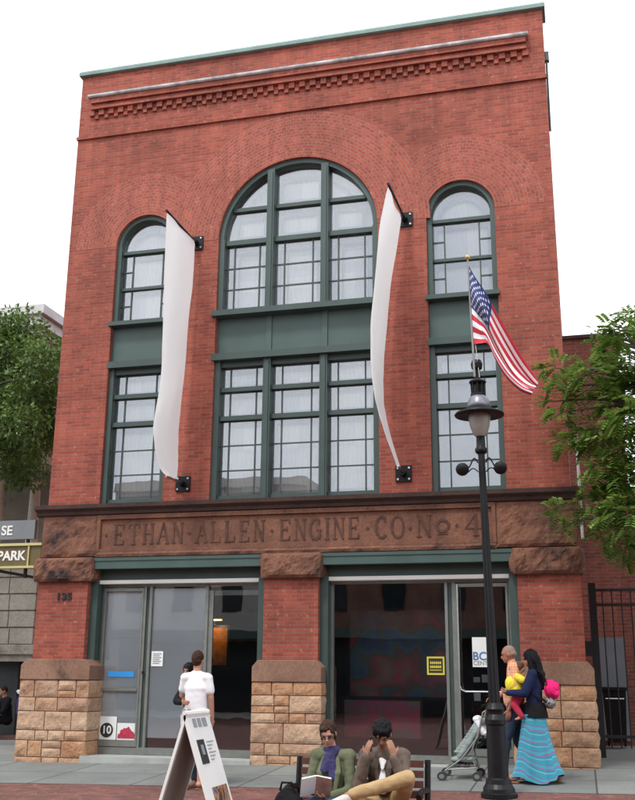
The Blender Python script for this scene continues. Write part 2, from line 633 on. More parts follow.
FY0, FY1 = .12, .24       # frame depth
def pane_rects(win, rects, muntins, arched=None):
    """one pane and one pale inner sash behind each light"""
    for (x0, x1, z0, z1) in rects:
        MB().box(x0 - .01, x1 + .01, .185, .191, z0 - .01, z1 + .01).build('pane', 'glass', win)
def inner(m, x0, x1, z0, z1, y=.242, w=.045):
    m.box(x0, x0 + w, y, y + .02, z0, z1)
    m.box(x1 - w, x1, y, y + .02, z0, z1)
    m.box(x0 + w, x1 - w, y, y + .02, z0, z0 + w)
    m.box(x0 + w, x1 - w, y, y + .02, z1 - w, z1)

def lower_lights(mt, mi, cols, win):
    """three rows of lights below the panel"""
    for (x0, x1) in cols:
        w = x1 - x0
        for (z0, z1, nh) in ((6.035, 6.40, 0), (5.53, 5.96, 0), (4.16, 5.45, 2)):
            for f in (.2, .8):
                mt.box(x0 + w * f - .010, x0 + w * f + .010, .165, .182, z0, z1)
            for k in range(nh):
                zz = z0 + (z1 - z0) * (k + 1) / (nh + 1)
                mt.box(x0, x1, .168, .180, zz - .010, zz + .010)
            inner(mi, x0 + .03, x1 - .03, z0 + .02, z1 - .02)
            MB().box(x0, x1, .186, .191, z0, z1).build('pane', 'glass', win)

def side_window(cx):
    # upper arched window
    w = MB()
    hw = SH
    arc_ring(w, cx, 8.85, hw - .075, hw - .001, .06, FY1, n=32)
    w.box(cx - hw + .001, cx - hw + .085, .06, FY1, 7.36, 8.849)
    w.box(cx + hw - .085, cx + hw - .001, .06, FY1, 7.36, 8.849)
    a, b = cx - hw + .085, cx + hw - .085
    w.box(a, b, .12, FY1, 8.72, 8.78)
    w.box(a, b, .12, FY1 - .02, 7.36, 7.42)
    w.box(a, b, .14, FY1 - .02, 8.015, 8.065)
    f = w.build('window', 'green', BL)
    mt = MB(); mi = MB()
    ww = b - a
    for z0, z1 in ((7.42, 8.015), (8.065, 8.70)):
        for fr in (.2, .8):
            mt.box(a + ww * fr - .011, a + ww * fr + .011, .165, .182, z0, z1)
        zz = (z0 + z1) / 2
        mt.box(a, a + ww * .2 - .011, .168, .18, zz - .011, zz + .011)
        mt.box(a + ww * .8 + .011, b, .168, .18, zz - .011, zz + .011)
        inner(mi, a + .02, b - .02, z0 + .01, z1 - .01)
        MB().box(a, b, .186, .191, z0, z1).build('pane', 'glass', f)
    arc_ring(mi, cx, 8.80, hw - .20, hw - .155, .235, .255, n=24)
    mi.box(a + .03, b - .03, .235, .255, 8.80, 8.835)
    mt.build('muntin', 'sash', f)
    mi.build('inner_sash', 'innersash', f)
    shape_curve('pane', arch(cx, hw - .09, 8.78, 8.85, 24), [], .186, .191, 'glass', f)
    MB().box(cx - hw - .03, cx + hw + .03, -.07, .3, 7.285, 7.36).build('sill', 'green', f)
    MB().box(cx - hw - .02, cx + hw - .02 + .04, .34, .36, 7.2, 9.5).build('blind', 'blind', f)
    # panel
    p = MB().box(cx - hw + .001, cx + hw - .001, .10, .26, 6.62, 7.283)
    o = p.build('spandrel_panel', 'greenpanel', BL)
    # lower window
    w = MB()
    w.box(cx - hw + .001, cx - hw + .09, .06, FY1, 4.06, 6.50)
    w.box(cx + hw - .09, cx + hw - .001, .06, FY1, 4.06, 6.50)
    w.box(cx - hw - .012, cx + hw + .012, -.03, FY1, 6.50, 6.618)
    a, b = cx - hw + .09, cx + hw - .09
    w.box(a, b, .10, FY1 - .02, 6.40, 6.50)
    w.box(a, b, .11, FY1, 5.96, 6.035)
    w.box(a, b, .11, FY1, 5.45, 5.53)
    w.box(a, b, .12, FY1, 4.06, 4.16)
    f = w.build('window', 'green', BL)
    mt = MB(); mi = MB()
    lower_lights(mt, mi, [(a, b)], f)
    mt.build('muntin', 'sash', f); mi.build('inner_sash', 'innersash', f)
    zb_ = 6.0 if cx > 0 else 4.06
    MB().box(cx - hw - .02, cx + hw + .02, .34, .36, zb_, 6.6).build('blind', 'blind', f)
    if cx > 0: MB().box(cx - hw - .02, cx + hw + .02, .35, .37, 4.06, 5.999).build('reflection_sheet', 'reflgrey', f)  # grey cloud reflection put into the colour of a sheet behind the panes
side_window(-SC); side_window(SC)

# the great window
MW = .066
w = MB()
zs = 8.78
arc_ring(w, 0, zs, BH - .085, BH - .001, .05, FY1, n=64)
for sgn in (-1, 1):
    x0, x1 = sorted((sgn * (BH - .001), sgn * (BH - .10)))
    w.box(x0, x1, .05, FY1, 7.40, zs - .001)
    xm = sgn * .497
    w.box(xm - MW, xm + MW, .03, FY1 + .01, 7.40, clip_arch(abs(xm) + MW, 0, zs, BH - .03))
    w.box(xm - MW + .03, xm + MW - .03, .012, .03, 7.44, clip_arch(abs(xm) + MW, 0, zs, BH - .08))
cols = [(-BH + .10, -.497 - MW), (-.497 + MW, .497 - MW), (.497 + MW, BH - .10)]
for (x0, x1) in cols:
    e = 0
    w.box(x0, x1, .11, FY1, 8.69, 8.78)
    xo0, xo1 = x0, x1
    lim = math.sqrt((BH - .06) ** 2 - (9.43 - zs) ** 2)
    xo0, xo1 = max(x0, -lim), min(x1, lim)
    w.box(xo0, xo1, .12, FY1, 9.34, 9.41)
    w.box(x0, x1, .12, FY1, 7.40, 7.46)
f = w.build('window', 'green', BL)
mt = MB(); mi = MB()
for (x0, x1) in cols:
    ww = x1 - x0
    for fr in (.2, .8):
        mt.box(x0 + ww * fr - .011, x0 + ww * fr + .011, .165, .182, 7.46, 8.69)
    for k in (1, 2):
        zz = 7.46 + 1.2 * k / 3
        mt.box(x0, x1, .168, .18, zz - .011, zz + .011)
    inner(mi, x0 + .04, x1 - .04, 7.49, 8.62)
    inner(mi, x0 + .20, x1 - .10, 7.52, 8.52, .262, .022)
    MB().box(x0, x1, .186, .191, 7.46, 8.69).build('pane', 'glass', f)
    # middle row
    xa, xb = x0, x1
    if x0 < -1: xa = -math.sqrt((BH - .10) ** 2 - .25)
    if x1 > 1: xb = math.sqrt((BH - .10) ** 2 - .25)
    inner(mi, xa + .07, xb - .07, 8.84, 9.26)
    pts = []
# upper glazing: one sheet per light, cut to the arch
def cut_light(x0, x1, z0, z1, r, n=14):
    pts = [(x0, z0), (x1, z0)]
    top = []
    for i in range(n + 1):
        x = x1 + (x0 - x1) * i / n
        zc = clip_arch(x, 0, zs, r) if abs(x) < r else zs
        top.append((x, max(z0 + .001, min(z1, zc))))
    return pts + top
for (x0, x1) in cols:
    shape_curve('pane', cut_light(x0, x1, 8.78, 9.34, BH - .09), [], .186, .191, 'glass', f)
    xa, xb = max(x0, -1.19), min(x1, 1.19)
    shape_curve('pane', cut_light(xa, xb, 9.41, 10.4, BH - .09), [], .186, .191, 'glass', f)
arc_ring(mi, 0, zs, BH - .27, BH - .235, .235, .255, R(32), R(148), n=40)
inner(mi, -.38, .38, 9.47, 9.96)
mt.build('muntin', 'sash', f); mi.build('inner_sash', 'innersash', f)
MB().box(-BH - .06, BH + .06, -.09, .3, 7.30, 7.40).build('sill', 'green', f)
MB().box(-BH - .02, BH + .02, .34, .36, 7.2, 10.3).build('blind', 'blind', f)
p = MB().box(-BH + .001, BH - .001, .12, .26, 6.62, 7.298)
for xm in (-.497, .497):
    p.box(xm - .05, xm + .05, .095, .12, 6.62, 7.298)
p.build('spandrel_panel', 'greenpanel', BL)
w = MB()
for sgn in (-1, 1):
    x0, x1 = sorted((sgn * (BH - .001), sgn * (BH - .10)))
    w.box(x0, x1, .05, FY1, 4.06, 6.50)
    xm = sgn * .497
    w.box(xm - MW, xm + MW, .03, FY1 + .01, 4.06, 6.499)
    w.box(xm - MW + .03, xm + MW - .03, .012, .03, 4.06, 6.46)
w.box(-BH - .04, BH + .04, -.04, FY1, 6.50, 6.618)
for (x0, x1) in cols:
    w.box(x0, x1, .10, FY1 - .02, 6.40, 6.499)
    w.box(x0, x1, .11, FY1, 5.96, 6.035)
    w.box(x0, x1, .11, FY1, 5.45, 5.53)
    w.box(x0, x1, .12, FY1, 4.06, 4.16)
f = w.build('window', 'green', BL)
mt = MB(); mi = MB()
lower_lights(mt, mi, cols, f)
mt.build('muntin', 'sash', f); mi.build('inner_sash', 'innersash', f)
MB().box(-BH - .02, BH + .02, .34, .36, 4.06, 6.6).build('blind', 'blind', f)

# brownstone band: weathered cornice, inscription panel, rock faced foot
m = MB()
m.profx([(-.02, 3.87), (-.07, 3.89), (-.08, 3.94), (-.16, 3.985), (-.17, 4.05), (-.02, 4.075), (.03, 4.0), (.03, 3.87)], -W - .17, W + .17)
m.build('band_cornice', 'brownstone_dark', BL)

def rough_box(x0, x1, y0, y1, z0, z1, amp, step=.06, seed=0, m=None, inset=.0):
    """rock faced block: front and side faces pushed about"""
    m = m or MB()
    bm = bmesh.new()
    nx = max(2, int((x1 - x0) / step)); nz = max(2, int((z1 - z0) / step)); ny = max(2, int((y1 - y0) / step))
    vid = {}
    vs, fs = [], []
    def V(i, j, k):
        key = (i, j, k)
        if key not in vid:
            x = x0 + (x1 - x0) * i / nx; y = y0 + (y1 - y0) * j / ny; z = z0 + (z1 - z0) * k / nz
            edge = min(i, nx - i) / nx * 2, min(k, nz - k) / nz * 2
            ex = min(1, min(i, nx - i) * step / .05); ez = min(1, min(k, nz - k) * step / .05)
            ey = min(1, j * step / .05)
            p = Vector((x, y, z))
            n_ = noise.fractal(p * 5 + Vector((seed, 0, 0)), .8, 2.1, 4)
            d = amp * (.55 + n_)
            if j == 0: p.y -= d * ex * ez if 0 < i < nx and 0 < k < nz else -amp * .12
            if i == 0: p.x -= d * ey * ez if 0 < k < nz and j else -amp * .12
            if i == nx: p.x += d * ey * ez if 0 < k < nz and j else -amp * .12
            vid[key] = len(vs); vs.append(p)
        return vid[key]
    for i in range(nx):
        for k in range(nz):
            fs.append((V(i, 0, k), V(i + 1, 0, k), V(i + 1, 0, k + 1), V(i, 0, k + 1)))
    for j in range(ny):
        for k in range(nz):
            fs.append((V(0, j + 1, k), V(0, j, k), V(0, j, k + 1), V(0, j + 1, k + 1)))
            fs.append((V(nx, j, k), V(nx, j + 1, k), V(nx, j + 1, k + 1), V(nx, j, k + 1)))
        for i in range(nx):
            fs.append((V(i, j + 1, 0), V(i + 1, j + 1, 0), V(i + 1, j, 0), V(i, j, 0)))
            fs.append((V(i, j, nz), V(i + 1, j, nz), V(i + 1, j + 1, nz), V(i, j + 1, nz)))
    bm.free()
    m.add(vs, fs)
    return m

m = MB()
m.smooth = False
m.box(-W - .03, W + .03, .03, .38, 3.18, 4.0)              # core
m.box(-3.36, 3.20, -.01, .03, 3.28, 3.84)                   # sunk panel ground
m.box(-3.42, -3.36, -.055, .03, 3.25, 3.87); m.box(3.20, 3.26, -.055, .03, 3.25, 3.87)
m.box(-3.36, 3.20, -.055, .03, 3.80, 3.869); m.box(-3.36, 3.20, -.05, .03, 3.25, 3.30)
rough_box(-W - .05, -3.42, -.035, .03, 3.18, 3.87, .03, .045, 1, m)
rough_box(3.26, W + .05, -.035, .03, 3.18, 3.87, .03, .045, 2, m)
rough_box(-3.42, 3.26, -.05, .03, 3.165, 3.25, .035, .03, 3, m)
m.build('inscribed_band', 'brownstone', BL)

# inscription, drawn with serifed strokes
def arcp(cx, cy, rx, ry, a0, a1, n=10):
    return [(cx + rx * math.cos(R(a0 + (a1 - a0) * i / n)), cy + ry * math.sin(R(a0 + (a1 - a0) * i / n))) for i in range(n + 1)]
s_ = .11
GL = {  # unit box 0..1 x 0..1 ; strokes: (points, weight)
 'E': [([(.18, 0), (.18, 1)], 2), ([(.05, 0), (.85, 0)], 1), ([(.05, 1), (.82, 1)], 1), ([(.18, .52), (.62, .52)], 1), ([(.85, 0), (.85, .18)], 1), ([(.82, 1), (.82, .82)], 1), ([(.62, .42), (.62, .62)], 1)],
 'T': [([(.5, 0), (.5, 1)], 2), ([(.05, 1), (.95, 1)], 1), ([(.05, 1), (.05, .8)], 1), ([(.95, 1), (.95, .8)], 1), ([(.33, 0), (.67, 0)], 1)],
 'H': [([(.18, 0), (.18, 1)], 2), ([(.82, 0), (.82, 1)], 2), ([(.18, .5), (.82, .5)], 1)] + [([(a, b), (a + .32, b)], 1) for a in (.02, .66) for b in (0, 1)],
 'A': [([(.08, 0), (.5, 1)], 1), ([(.5, 1), (.92, 0)], 2), ([(.24, .36), (.77, .36)], 1), ([(-.04, 0), (.24, 0)], 1), ([(.74, 0), (1.04, 0)], 1)],
 'N': [([(.16, 0), (.16, 1)], 1), ([(.16, 1), (.84, 0)], 2), ([(.84, 0), (.84, 1)], 1), ([(.02, 0), (.3, 0)], 1), ([(.70, 1), (.98, 1)], 1), ([(.02, 1), (.16, 1)], 1)],
 'L': [([(.2, 0), (.2, 1)], 2), ([(.05, 0), (.88, 0)], 1), ([(.05, 1), (.36, 1)], 1), ([(.88, 0), (.88, .22)], 1)],
 'G': [(arcp(.52, .5, .44, .5, 50, 310, 18), 2), ([(.86, .08), (.86, .45)], 2), ([(.64, .45), (1.0, .45)], 1), ([(.82, .95), (.82, .72)], 1)],
 'C': [(arcp(.52, .5, .44, .5, 50, 310, 18), 2), ([(.82, .96), (.82, .72)], 1)],
 'I': [([(.5, 0), (.5, 1)], 2), ([(.3, 0), (.7, 0)], 1), ([(.3, 1), (.7, 1)], 1)],
 'O': [(arcp(.5, .5, .46, .5, 0, 360, 24), 2)],
 '4': [([(.68, 0), (.68, 1)], 2), ([(.68, 1), (.04, .32)], 1), ([(.04, .32), (.98, .32)], 1), ([(.5, 0), (.86, 0)], 1)],
}
let = MB()
cnt = [0]
def stroke(pts, w):
    for a, b in zip(pts[:-1], pts[1:]):
        d = Vector((b[0] - a[0], b[1] - a[1])); L_ = d.length
        if L_ < 1e-5: continue
        d /= L_; nrm = Vector((-d.y, d.x)) * w / 2
        ex = d * w * .25
        A_, B_ = Vector(a) - ex, Vector(b) + ex
        cnt[0] += 1
        y = -.018 - .0007 * (cnt[0] % 7)
        let.prism([tuple(A_ - nrm), tuple(B_ - nrm), tuple(B_ + nrm), tuple(A_ + nrm)], y, -.009)
def word(s, xa, xb, z0=3.375, h=.33):
    global let
    let = MB()
    ws = [.45 if c == 'I' else 1.0 for c in s]
    tot = sum(ws) + .28 * (len(s) - 1)
    u = (xb - xa) / tot
    x = xa
    for c, cw in zip(s, ws):
        for pts, wt in GL[c]:
            q = [(x + (p[0] if c != 'I' else (p[0] - .5) * 1.6 * .45 / .45 * .6 + .25) * u * (cw if c != 'I' else 1), z0 + p[1] * h) for p in pts]
            stroke(q, .040 if wt == 2 else .020)
        x += (cw + .28) * u
    if s == 'O': stroke([(2.37, 3.41), (2.51, 3.41)], .014)
    let.build('carved_letters', 'carve', BL)
word('ETHAN', -3.12, -1.86); word('ALLEN', -1.64, -.45); word('ENGINE', -.20, 1.13)
word('CO', 1.37, 1.83); word('N', 2.03, 2.27); word('O', 2.34, 2.54, 3.45, .17); word('4', 2.78, 3.03)
for x, z in ((-3.26, 3.53), (-1.76, 3.53), (-.33, 3.53), (1.25, 3.53), (1.93, 3.50), (2.66, 3.53), (3.13, 3.52)):
    let = MB()
    let.prism([(x - .028, z), (x, z - .034), (x + .028, z), (x, z + .034)], -.02, -.009)
    let.build('carved_stop', 'carve', BL)

# piers
PX = [(-4.47, -3.54), (-.449, .449), (3.54, 4.47)]
AX = [(-4.577, -3.33), (-.57, .545), (3.40, 4.577)]
blk = []
for i, (x0, x1) in enumerate(PX):
    c0, c1 = (x0 + x1) / 2, (x1 - x0) / 2
    p = MB().box(x0, x1, 0.0, .50, 1.46, 2.78).build('pier', 'brick', BL)
    cx0, cx1 = (x0 - .07, x1 + .09)
    if i == 0: cx0, cx1 = -4.55, -3.42
    if i == 2: cx0, cx1 = 3.46, 4.53
    m = MB()
    rough_box(cx0 + .03, cx1 - .03, -.09, .45, 2.77, 3.16, .05, .04, i * 7 + 3, m)
    m.build('pier_capital', 'brownstone', p)
    ax0, ax1 = AX[i]
    m = MB()
    m.prism([(ax0, 1.175), (ax1, 1.175), (ax1, 1.40), (ax1 - .09, 1.50), (ax0 + .09, 1.50), (ax0, 1.40)], -.16, .44)
    m.build('pier_plinth_cap', 'stonecap', p, bevel=.012)
    # coursed ashlar
    rnd = random.Random(20 + i)
    blocks = []
    z = gz(c0, 0) - .12
    rows = [[.20, .26, .16, .30, .22, .28], [.26, .18, .30, .15, .27, .20], [.16, .30, .24, .19, .28, .24]][i]
    tot = sum(rows); sc_ = (1.172 - z) / tot
    core = MB().box(ax0 + .03, ax1 - .03, -.115, .42, z, 1.17)
    core.build('mortar_core', 'mortar' if 'mortar' in MT else 'stonecap', p)
    m = MB()
    k = 0
    for h in rows:
        h *= sc_
        x = ax0
        while x < ax1 - .02:
            wd = rnd.uniform(.22, .52)
            if ax1 - x - wd < .2: wd = ax1 - x
            parts = [(z, z + h)]
            if rnd.random() < .28 and h > .2 and wd < .4:
                hh = z + h * rnd.choice((.4, .55)); parts = [(z, hh), (hh, z + h)]
            for (za, zb) in parts:
                g = .006
                m.m = rnd.choice((0, 0, 0, 1, 1, 1, 2, 3, 3))
                xa = x + (g if x > ax0 + .01 else 0); xb = x + wd - (g if x + wd < ax1 - .01 else 0)
                rough_box(xa, xb, -.14, .43, za + g, zb - g, .022, .034, k * 3.7 + i * 50, m)
                k += 1
            x += wd
        z += h
    m.build('ashlar_base', ['ash0', 'ash1', 'ash2', 'ash3'], p)
    blk.append(p)
# ------------------------------------------------------------------ shopfronts
MT['blue'] = pm('blue_vinyl', (.03, .25, .62), .5, .1, 4, 0)
MT['paper'] = pm('white_paper', (.75, .76, .74), .7, .04, 4, 0)
MT['inkblk'] = pm('black_ink', (.02, .02, .02), .7, .1, 5, 0)
MT['inkgrey'] = pm('grey_ink', (.25, .26, .28), .7, .1, 5, 0)
MT['magenta'] = pm('crimson_ink', (.42, .03, .07), .6, .35, 22, 0)
MT['yellow'] = pm('yellow_vinyl', (.62, .52, .05), .5, .1, 5, 0)
MT['steel'] = pm('polished_steel', (.45, .45, .44), .25, .1, 5, 0, .9)

GY = .35
def bay(x0, x1, mull, doorcols, filmcols, name):
    f = MB()
    f.box(x0 + .001, x0 + .13, .12, .44, gz(x0, 0) - .05, 2.80)
    f.box(x1 - .13, x1 - .001, .12, .44, gz(x1, 0) - .05, 2.80)
    f.box(x0 + .001, x1 - .001, .22, .44, 2.80, 2.965)
    o = f.build('storefront', 'green', BL)
    h = MB()
    h.box(x0 - .10, x1 + .10, -.02, .30, 2.97, 3.16)
    h.box(x0 - .10, x1 + .10, -.035, -.02, 3.10, 3.155)
    h.build('header_beam', 'greenhead', o)
    a, b = x0 + .13, x1 - .13
    MB().box(a, b, .16, GY + .01, 2.735, 2.795).build('transom_strip', 'white', o)
    m = MB()
    m.box(a, b, GY - .05, GY + .06, .02, .13)
    m.box(a, b, GY - .03, GY + .05, 2.69, 2.734)
    m.box(a, a + .045, GY - .03, GY + .05, .13, 2.69)
    m.box(b - .045, b, GY - .03, GY + .05, .13, 2.69)
    for (ma, mb) in mull:
        if mb - ma > .1:
            m.box(ma, ma + .045, GY - .05, GY + .05, .13, 2.69)
            m.box(mb - .045, mb, GY - .05, GY + .05, .13, 2.69)
            MB().box(ma + .046, mb - .046, GY - .02, GY + .05, .13, 2.69).build('dark_joint', 'sash', o)
        else:
            m.box(ma, mb, GY - .05, GY + .05, .13, 2.69)
    m.build('mullion', 'alu', o)
    edges = [a + .045] + [e for q in mull for e in q] + [b - .045]
    for i in range(0, len(edges), 2):
        p = MB().box(edges[i], edges[i + 1], GY, GY + .008, .13, 2.69).build('pane', 'glass_shop', o)
        if i // 2 in filmcols:
            MB().box(edges[i] + .002, edges[i + 1] - .002, GY + .012, GY + .02, .28, 2.66).build('frosted_film', 'film', o)
    return o
lb = bay(-3.54, -.449, [(-2.65, -2.50), (-1.55, -1.50)], [0], [0, 1], 'left')
rb = bay(.449, 3.54, [(2.40, 2.56)], [1], [], 'right')
m = MB(); m.box(-1.50, -1.42, GY - .02, GY + .03, .13, 2.62); m.box(-1.42, -.63, GY + .01, GY + .03, 2.54, 2.62)
m.build('slim_frame', 'alu', lb)
# doors
def door(x0, x1, par, curved):
    m = MB()
    y0, y1 = GY - .062, GY - .052 + .002
    for q in ((x0, x0 + .03, .14, 2.67), (x1 - .03, x1, .14, 2.67), (x0 + .03, x1 - .03, .14, .24), (x0 + .03, x1 - .03, 2.62, 2.67)):
        m.box(q[0], q[1], y0, GY - .001, q[2], q[3])
    d = m.build('door', 'alu', par)
    h = MB()
    if curved:
        h.tube([(x0 + .05, GY - .13, .35), (x0 + .05, GY - .13, 2.65)], .014, 8)
        h.tube([(x0 + .05, GY - .13, 1.14), (x0 + .07, GY - .13, 1.09), (x0 + .13, GY - .13, 1.06), (x1 - .03, GY - .13, 1.06)], .014, 8)
        h.box(x0 + .04, x0 + .06, GY - .13, GY - .05, 1.3, 1.32)
        h.box(x0 + .04, x0 + .06, GY - .13, GY - .05, 2.4, 2.42)
        h.build('handle', 'steel', d)
    else:
        h.box(x0 + .03, x1 - .03, GY - .08, GY - .055, 1.005, 1.05)
        h.build('push_bar', 'alu', d)
        MB().lathe([(.022, -.02), (.022, .02)], (x1 + .06, GY - .07, 1.30), 12).build('lock', 'black', d)
door(-3.365, -2.65, lb, False)
door(2.56, 3.365, rb, True)
m = MB()
for x0, x1 in ((-3.40, -.56), (.57, 3.42)):
    z0 = gz((x0 + x1) / 2, 0)
    m.box(x0, x1, -.17, .42, z0 - .15, .015)
m.build('threshold', 'ledge', BL)
# gallery interior
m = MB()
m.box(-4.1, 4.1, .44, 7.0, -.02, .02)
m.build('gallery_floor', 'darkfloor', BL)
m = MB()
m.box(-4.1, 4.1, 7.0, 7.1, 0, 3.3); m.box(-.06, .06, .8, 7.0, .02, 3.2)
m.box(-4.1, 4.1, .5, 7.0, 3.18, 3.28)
m.build('gallery_wall', 'dark', BL)
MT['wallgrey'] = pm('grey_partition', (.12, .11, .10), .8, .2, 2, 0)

def art_mat(name, cols, scale, seed):
    m, nt, b = new_mat(name)
    v = tcoord(nt)
    mp = nt.nodes.new('ShaderNodeMapping')
    mp.inputs['Location'].default_value = (seed, seed * 2, seed)
    nt.links.new(v, mp.inputs[0])
    n = nt.nodes.new('ShaderNodeTexNoise')
    n.inputs['Scale'].default_value = scale
    n.inputs['Detail'].default_value = 1
    n.inputs['Distortion'].default_value = .35
    nt.links.new(mp.outputs[0], n.inputs['Vector'])
    r = nt.nodes.new('ShaderNodeValToRGB')
    while len(r.color_ramp.elements) < len(cols): r.color_ramp.elements.new(.5)
    for i, c in enumerate(cols):
        r.color_ramp.elements[i].position = .28 + .44 * i / (len(cols) - 1)
        r.color_ramp.elements[i].color = (*c, 1)
    nt.links.new(n.outputs['Fac'], r.inputs['Fac'])
    nt.links.new(r.outputs['Color'], b.inputs['Base Color'])
    return m
MT['art1'] = art_mat('abstract_canvas', [(.05, .08, .05), (.035, .06, .17), (.05, .11, .12), (.10, .05, .05), (.30, .05, .07), (.13, .12, .08), (.34, .09, .12)], 2.0, 3.1)
MT['wallglow'] = pm('amber_wall_glow', (.12, .03, .01), .7, .4, 3.5, 0, col2=(.85, .36, .06))
MT['art3'] = art_mat('crimson_canvas', [(.06, .03, .04), (.48, .04, .08), (.28, .06, .11), (.08, .18, .09)], 2.2, 7.0)
def canvas(name, x0, x1, y, z0, z1, mat, label):
    t = thing(name, label, 'painting', ((x0 + x1) / 2, y, z0))
    MB().box(x0, x1, y, y + .04, z0, z1).build('canvas', mat, t)
    f = MB()
    for q in ((x0 - .04, x0, z0 - .04, z1 + .04), (x1, x1 + .04, z0 - .04, z1 + .04), (x0, x1, z0 - .04, z0), (x0, x1, z1, z1 + .04)):
        f.box(q[0], q[1], y - .02, y + .04, q[2], q[3])
    f.build('frame', 'black', t)
canvas('painting', .62, 2.35, 1.55, .95, 2.35, 'art1', 'large dark abstract painting in blues and greens behind the shop window')
canvas('painting', .60, 1.85, 1.20, .32, .90, 'art3', 'low crimson and green canvas standing inside the shop window')
canvas('painting', -2.5, -2.10, 3.0, 1.45, 2.15, 'wallglow', 'amber panel painted with the orange wall glow of the dark left gallery')  # no picture: orange glow of a lit wall put into the panel's colour
# warm lamp and point light added for the orange glow, fixture unseen
t = thing('added_glow_lamp', 'small warm lamp added for the orange glow in the left gallery', 'lamp', (-2.3, 2.8, 2.3))
MT['lampglow'], nt_, b_ = new_mat('warm_lamp_glow')
b_.inputs['Emission Color'].default_value = (1, .55, .18, 1); b_.inputs['Emission Strength'].default_value = .8
MB().tube([(-2.45, 2.80, 2.28), (-2.15, 2.80, 2.28)], .018, 10).build('tube', 'lampglow', t)
MB().tube([(-2.3, 2.80, 2.30), (-2.3, 3.0, 2.38)], .008, 6).build('arm', 'black', t)
ld = bpy.data.lights.new('added_glow_light', 'POINT'); ld.energy = 4.5; ld.color = (1, .55, .2); ld.shadow_soft_size = .05
lo = bpy.data.objects.new('added_glow_light', ld); scene.collection.objects.link(lo); lo.location = (-2.3, 2.72, 2.2)
# plinths and a brochure rack inside
t = thing('brochure_rack', 'dark wire rack of pale brochures inside the glass door', 'rack', (3.0, .9, .02))
m = MB()
for x in (2.72, 3.28):
    m.box(x - .012, x + .012, .9, .93, .02, 1.5)
for z in (.35, .62, .9, 1.18): m.box(2.732, 3.268, .84, .93, z, z + .015)
m.build('rack_frame', 'black', t)
rnd = random.Random(4)
for z in (.365, .635, .915, 1.195):
    for k in range(4):
        if rnd.random() < .8:
            x = 2.75 + k * .13
            MB().box(x, x + .10, .86, .875, z, z + rnd.uniform(.05, .14)).build('brochure', 'paper', t)

# ------------------------------------------------------------------ notices on the shopfront
PY = GY - .012
def poster(name, label, x0, x1, z0, z1, mat='paper', y=PY, cat='sign'):
    t = thing(name, label, cat, ((x0 + x1) / 2, y, z0))
    MB().box(x0, x1, y - .004, y, z0, z1).build('sheet', mat, t)
    return t
t = poster('notice', 'cream poster with 10 in a black disc, foot of the left door', -3.37, -3.03, .15, .60)
m = MB(); n = 32
cx, cz, r_ = -3.20, .385, .115
m.prism([(cx + r_ * math.cos(2 * PI * i / n), cz + r_ * math.sin(2 * PI * i / n)) for i in range(n)], PY - .0075, PY - .0045)
m.build('disc', 'inkblk', t)
text_mesh('numeral', '10', .17, 'paper', t, facing(cx, PY - .010, cz), .001, bold=.004)
m = MB()
for k, w_ in enumerate((.20, .14)): m.box(-3.33, -3.33 + w_, PY - .006, PY - .0045, .215 - .03 * k, .228 - .03 * k)
m.build('print', 'inkblk', t)
t = poster('notice', 'white poster with a spiky crimson drawing beside the 10 poster', -3.015, -2.66, .19, .50)
rnd = random.Random(2)
pts = []
for i in range(27):
    u = i / 26
    pts.append((-3.0 + .32 * u, .27 + (.15 * math.sin(PI * u) ** .6 + rnd.uniform(-.012, .03)) ))
m = MB().prism([(-3.0, .262)] + pts + [(-2.68, .262)], PY - .008, PY - .0045)
m.build('drawing', 'magenta', t)
t = poster('door_strip', 'bright blue strip of vinyl stuck across the left glass door', -3.235, -2.77, 1.225, 1.315, 'blue')
t = poster('notice', 'small white notice with grey print on the frosted pane beside the left door', -2.475, -2.27, 1.40, 1.64, y=PY)
m = MB()
for k in range(6): m.box(-2.445, -2.30 - (.03 if k % 2 else 0), PY - .0065, PY - .0045, 1.59 - .03 * k, 1.605 - .03 * k)
m.build('print', 'inkgrey', t)
t = poster('notice', 'small dark notice framed in yellow on the right shop window', 2.10, 2.37, 1.30, 1.57, 'inkblk')
m = MB()
for q in ((2.10, 2.37, 1.545, 1.57), (2.10, 2.37, 1.30, 1.325), (2.10, 2.125, 1.325, 1.545), (2.345, 2.37, 1.325, 1.545)):
    m.box(q[0], q[1], PY - .007, PY - .0045, q[2], q[3])
m.box(2.145, 2.325, PY - .007, PY - .0045, 1.365, 1.375)
m.build('border', 'yellow', t)
for z_ in (1.46, 1.40):
    m = MB()
    for k in range(6):
        m.box(2.15 + k * .030, 2.15 + k * .030 + .018, PY - .007, PY - .0045, z_, z_ + .038)
    m.box(2.15, 2.318, PY - .0065, PY - .0045, z_ + .012, z_ + .02)
    m.build('blurred_print', 'yellow', t)
t = poster('gallery_sign', 'pale blue white sheet reading BCA CENTER on the right glass door', 2.80, 3.13, 1.42, 1.86)
MT['inkblue'] = pm('blue_ink', (.06, .16, .34), .6, .1, 5, 0)
text_mesh('lettering', 'BCA', .17, 'inkblue', t, facing(2.965, PY - .007, 1.575), .001, bold=.003)
text_mesh('lettering', 'CENTER', .085, 'inkgrey', t, facing(2.965, PY - .007, 1.475), .001, bold=.001)
# house number
text_mesh('house_number', '135', .155, 'ironblk', BL, facing(-3.965, -.012, 2.52), .011, bold=.005, sx=1.3)

MB().tube([(4.53, .02, 4.72), (4.53, .02, 3.28)], .022, 8).build('vent_pipe', 'white', BL)
MB().box(4.47, 4.56, -.02, .07, 4.74, 4.90).build('pipe_box', 'flash', BL)
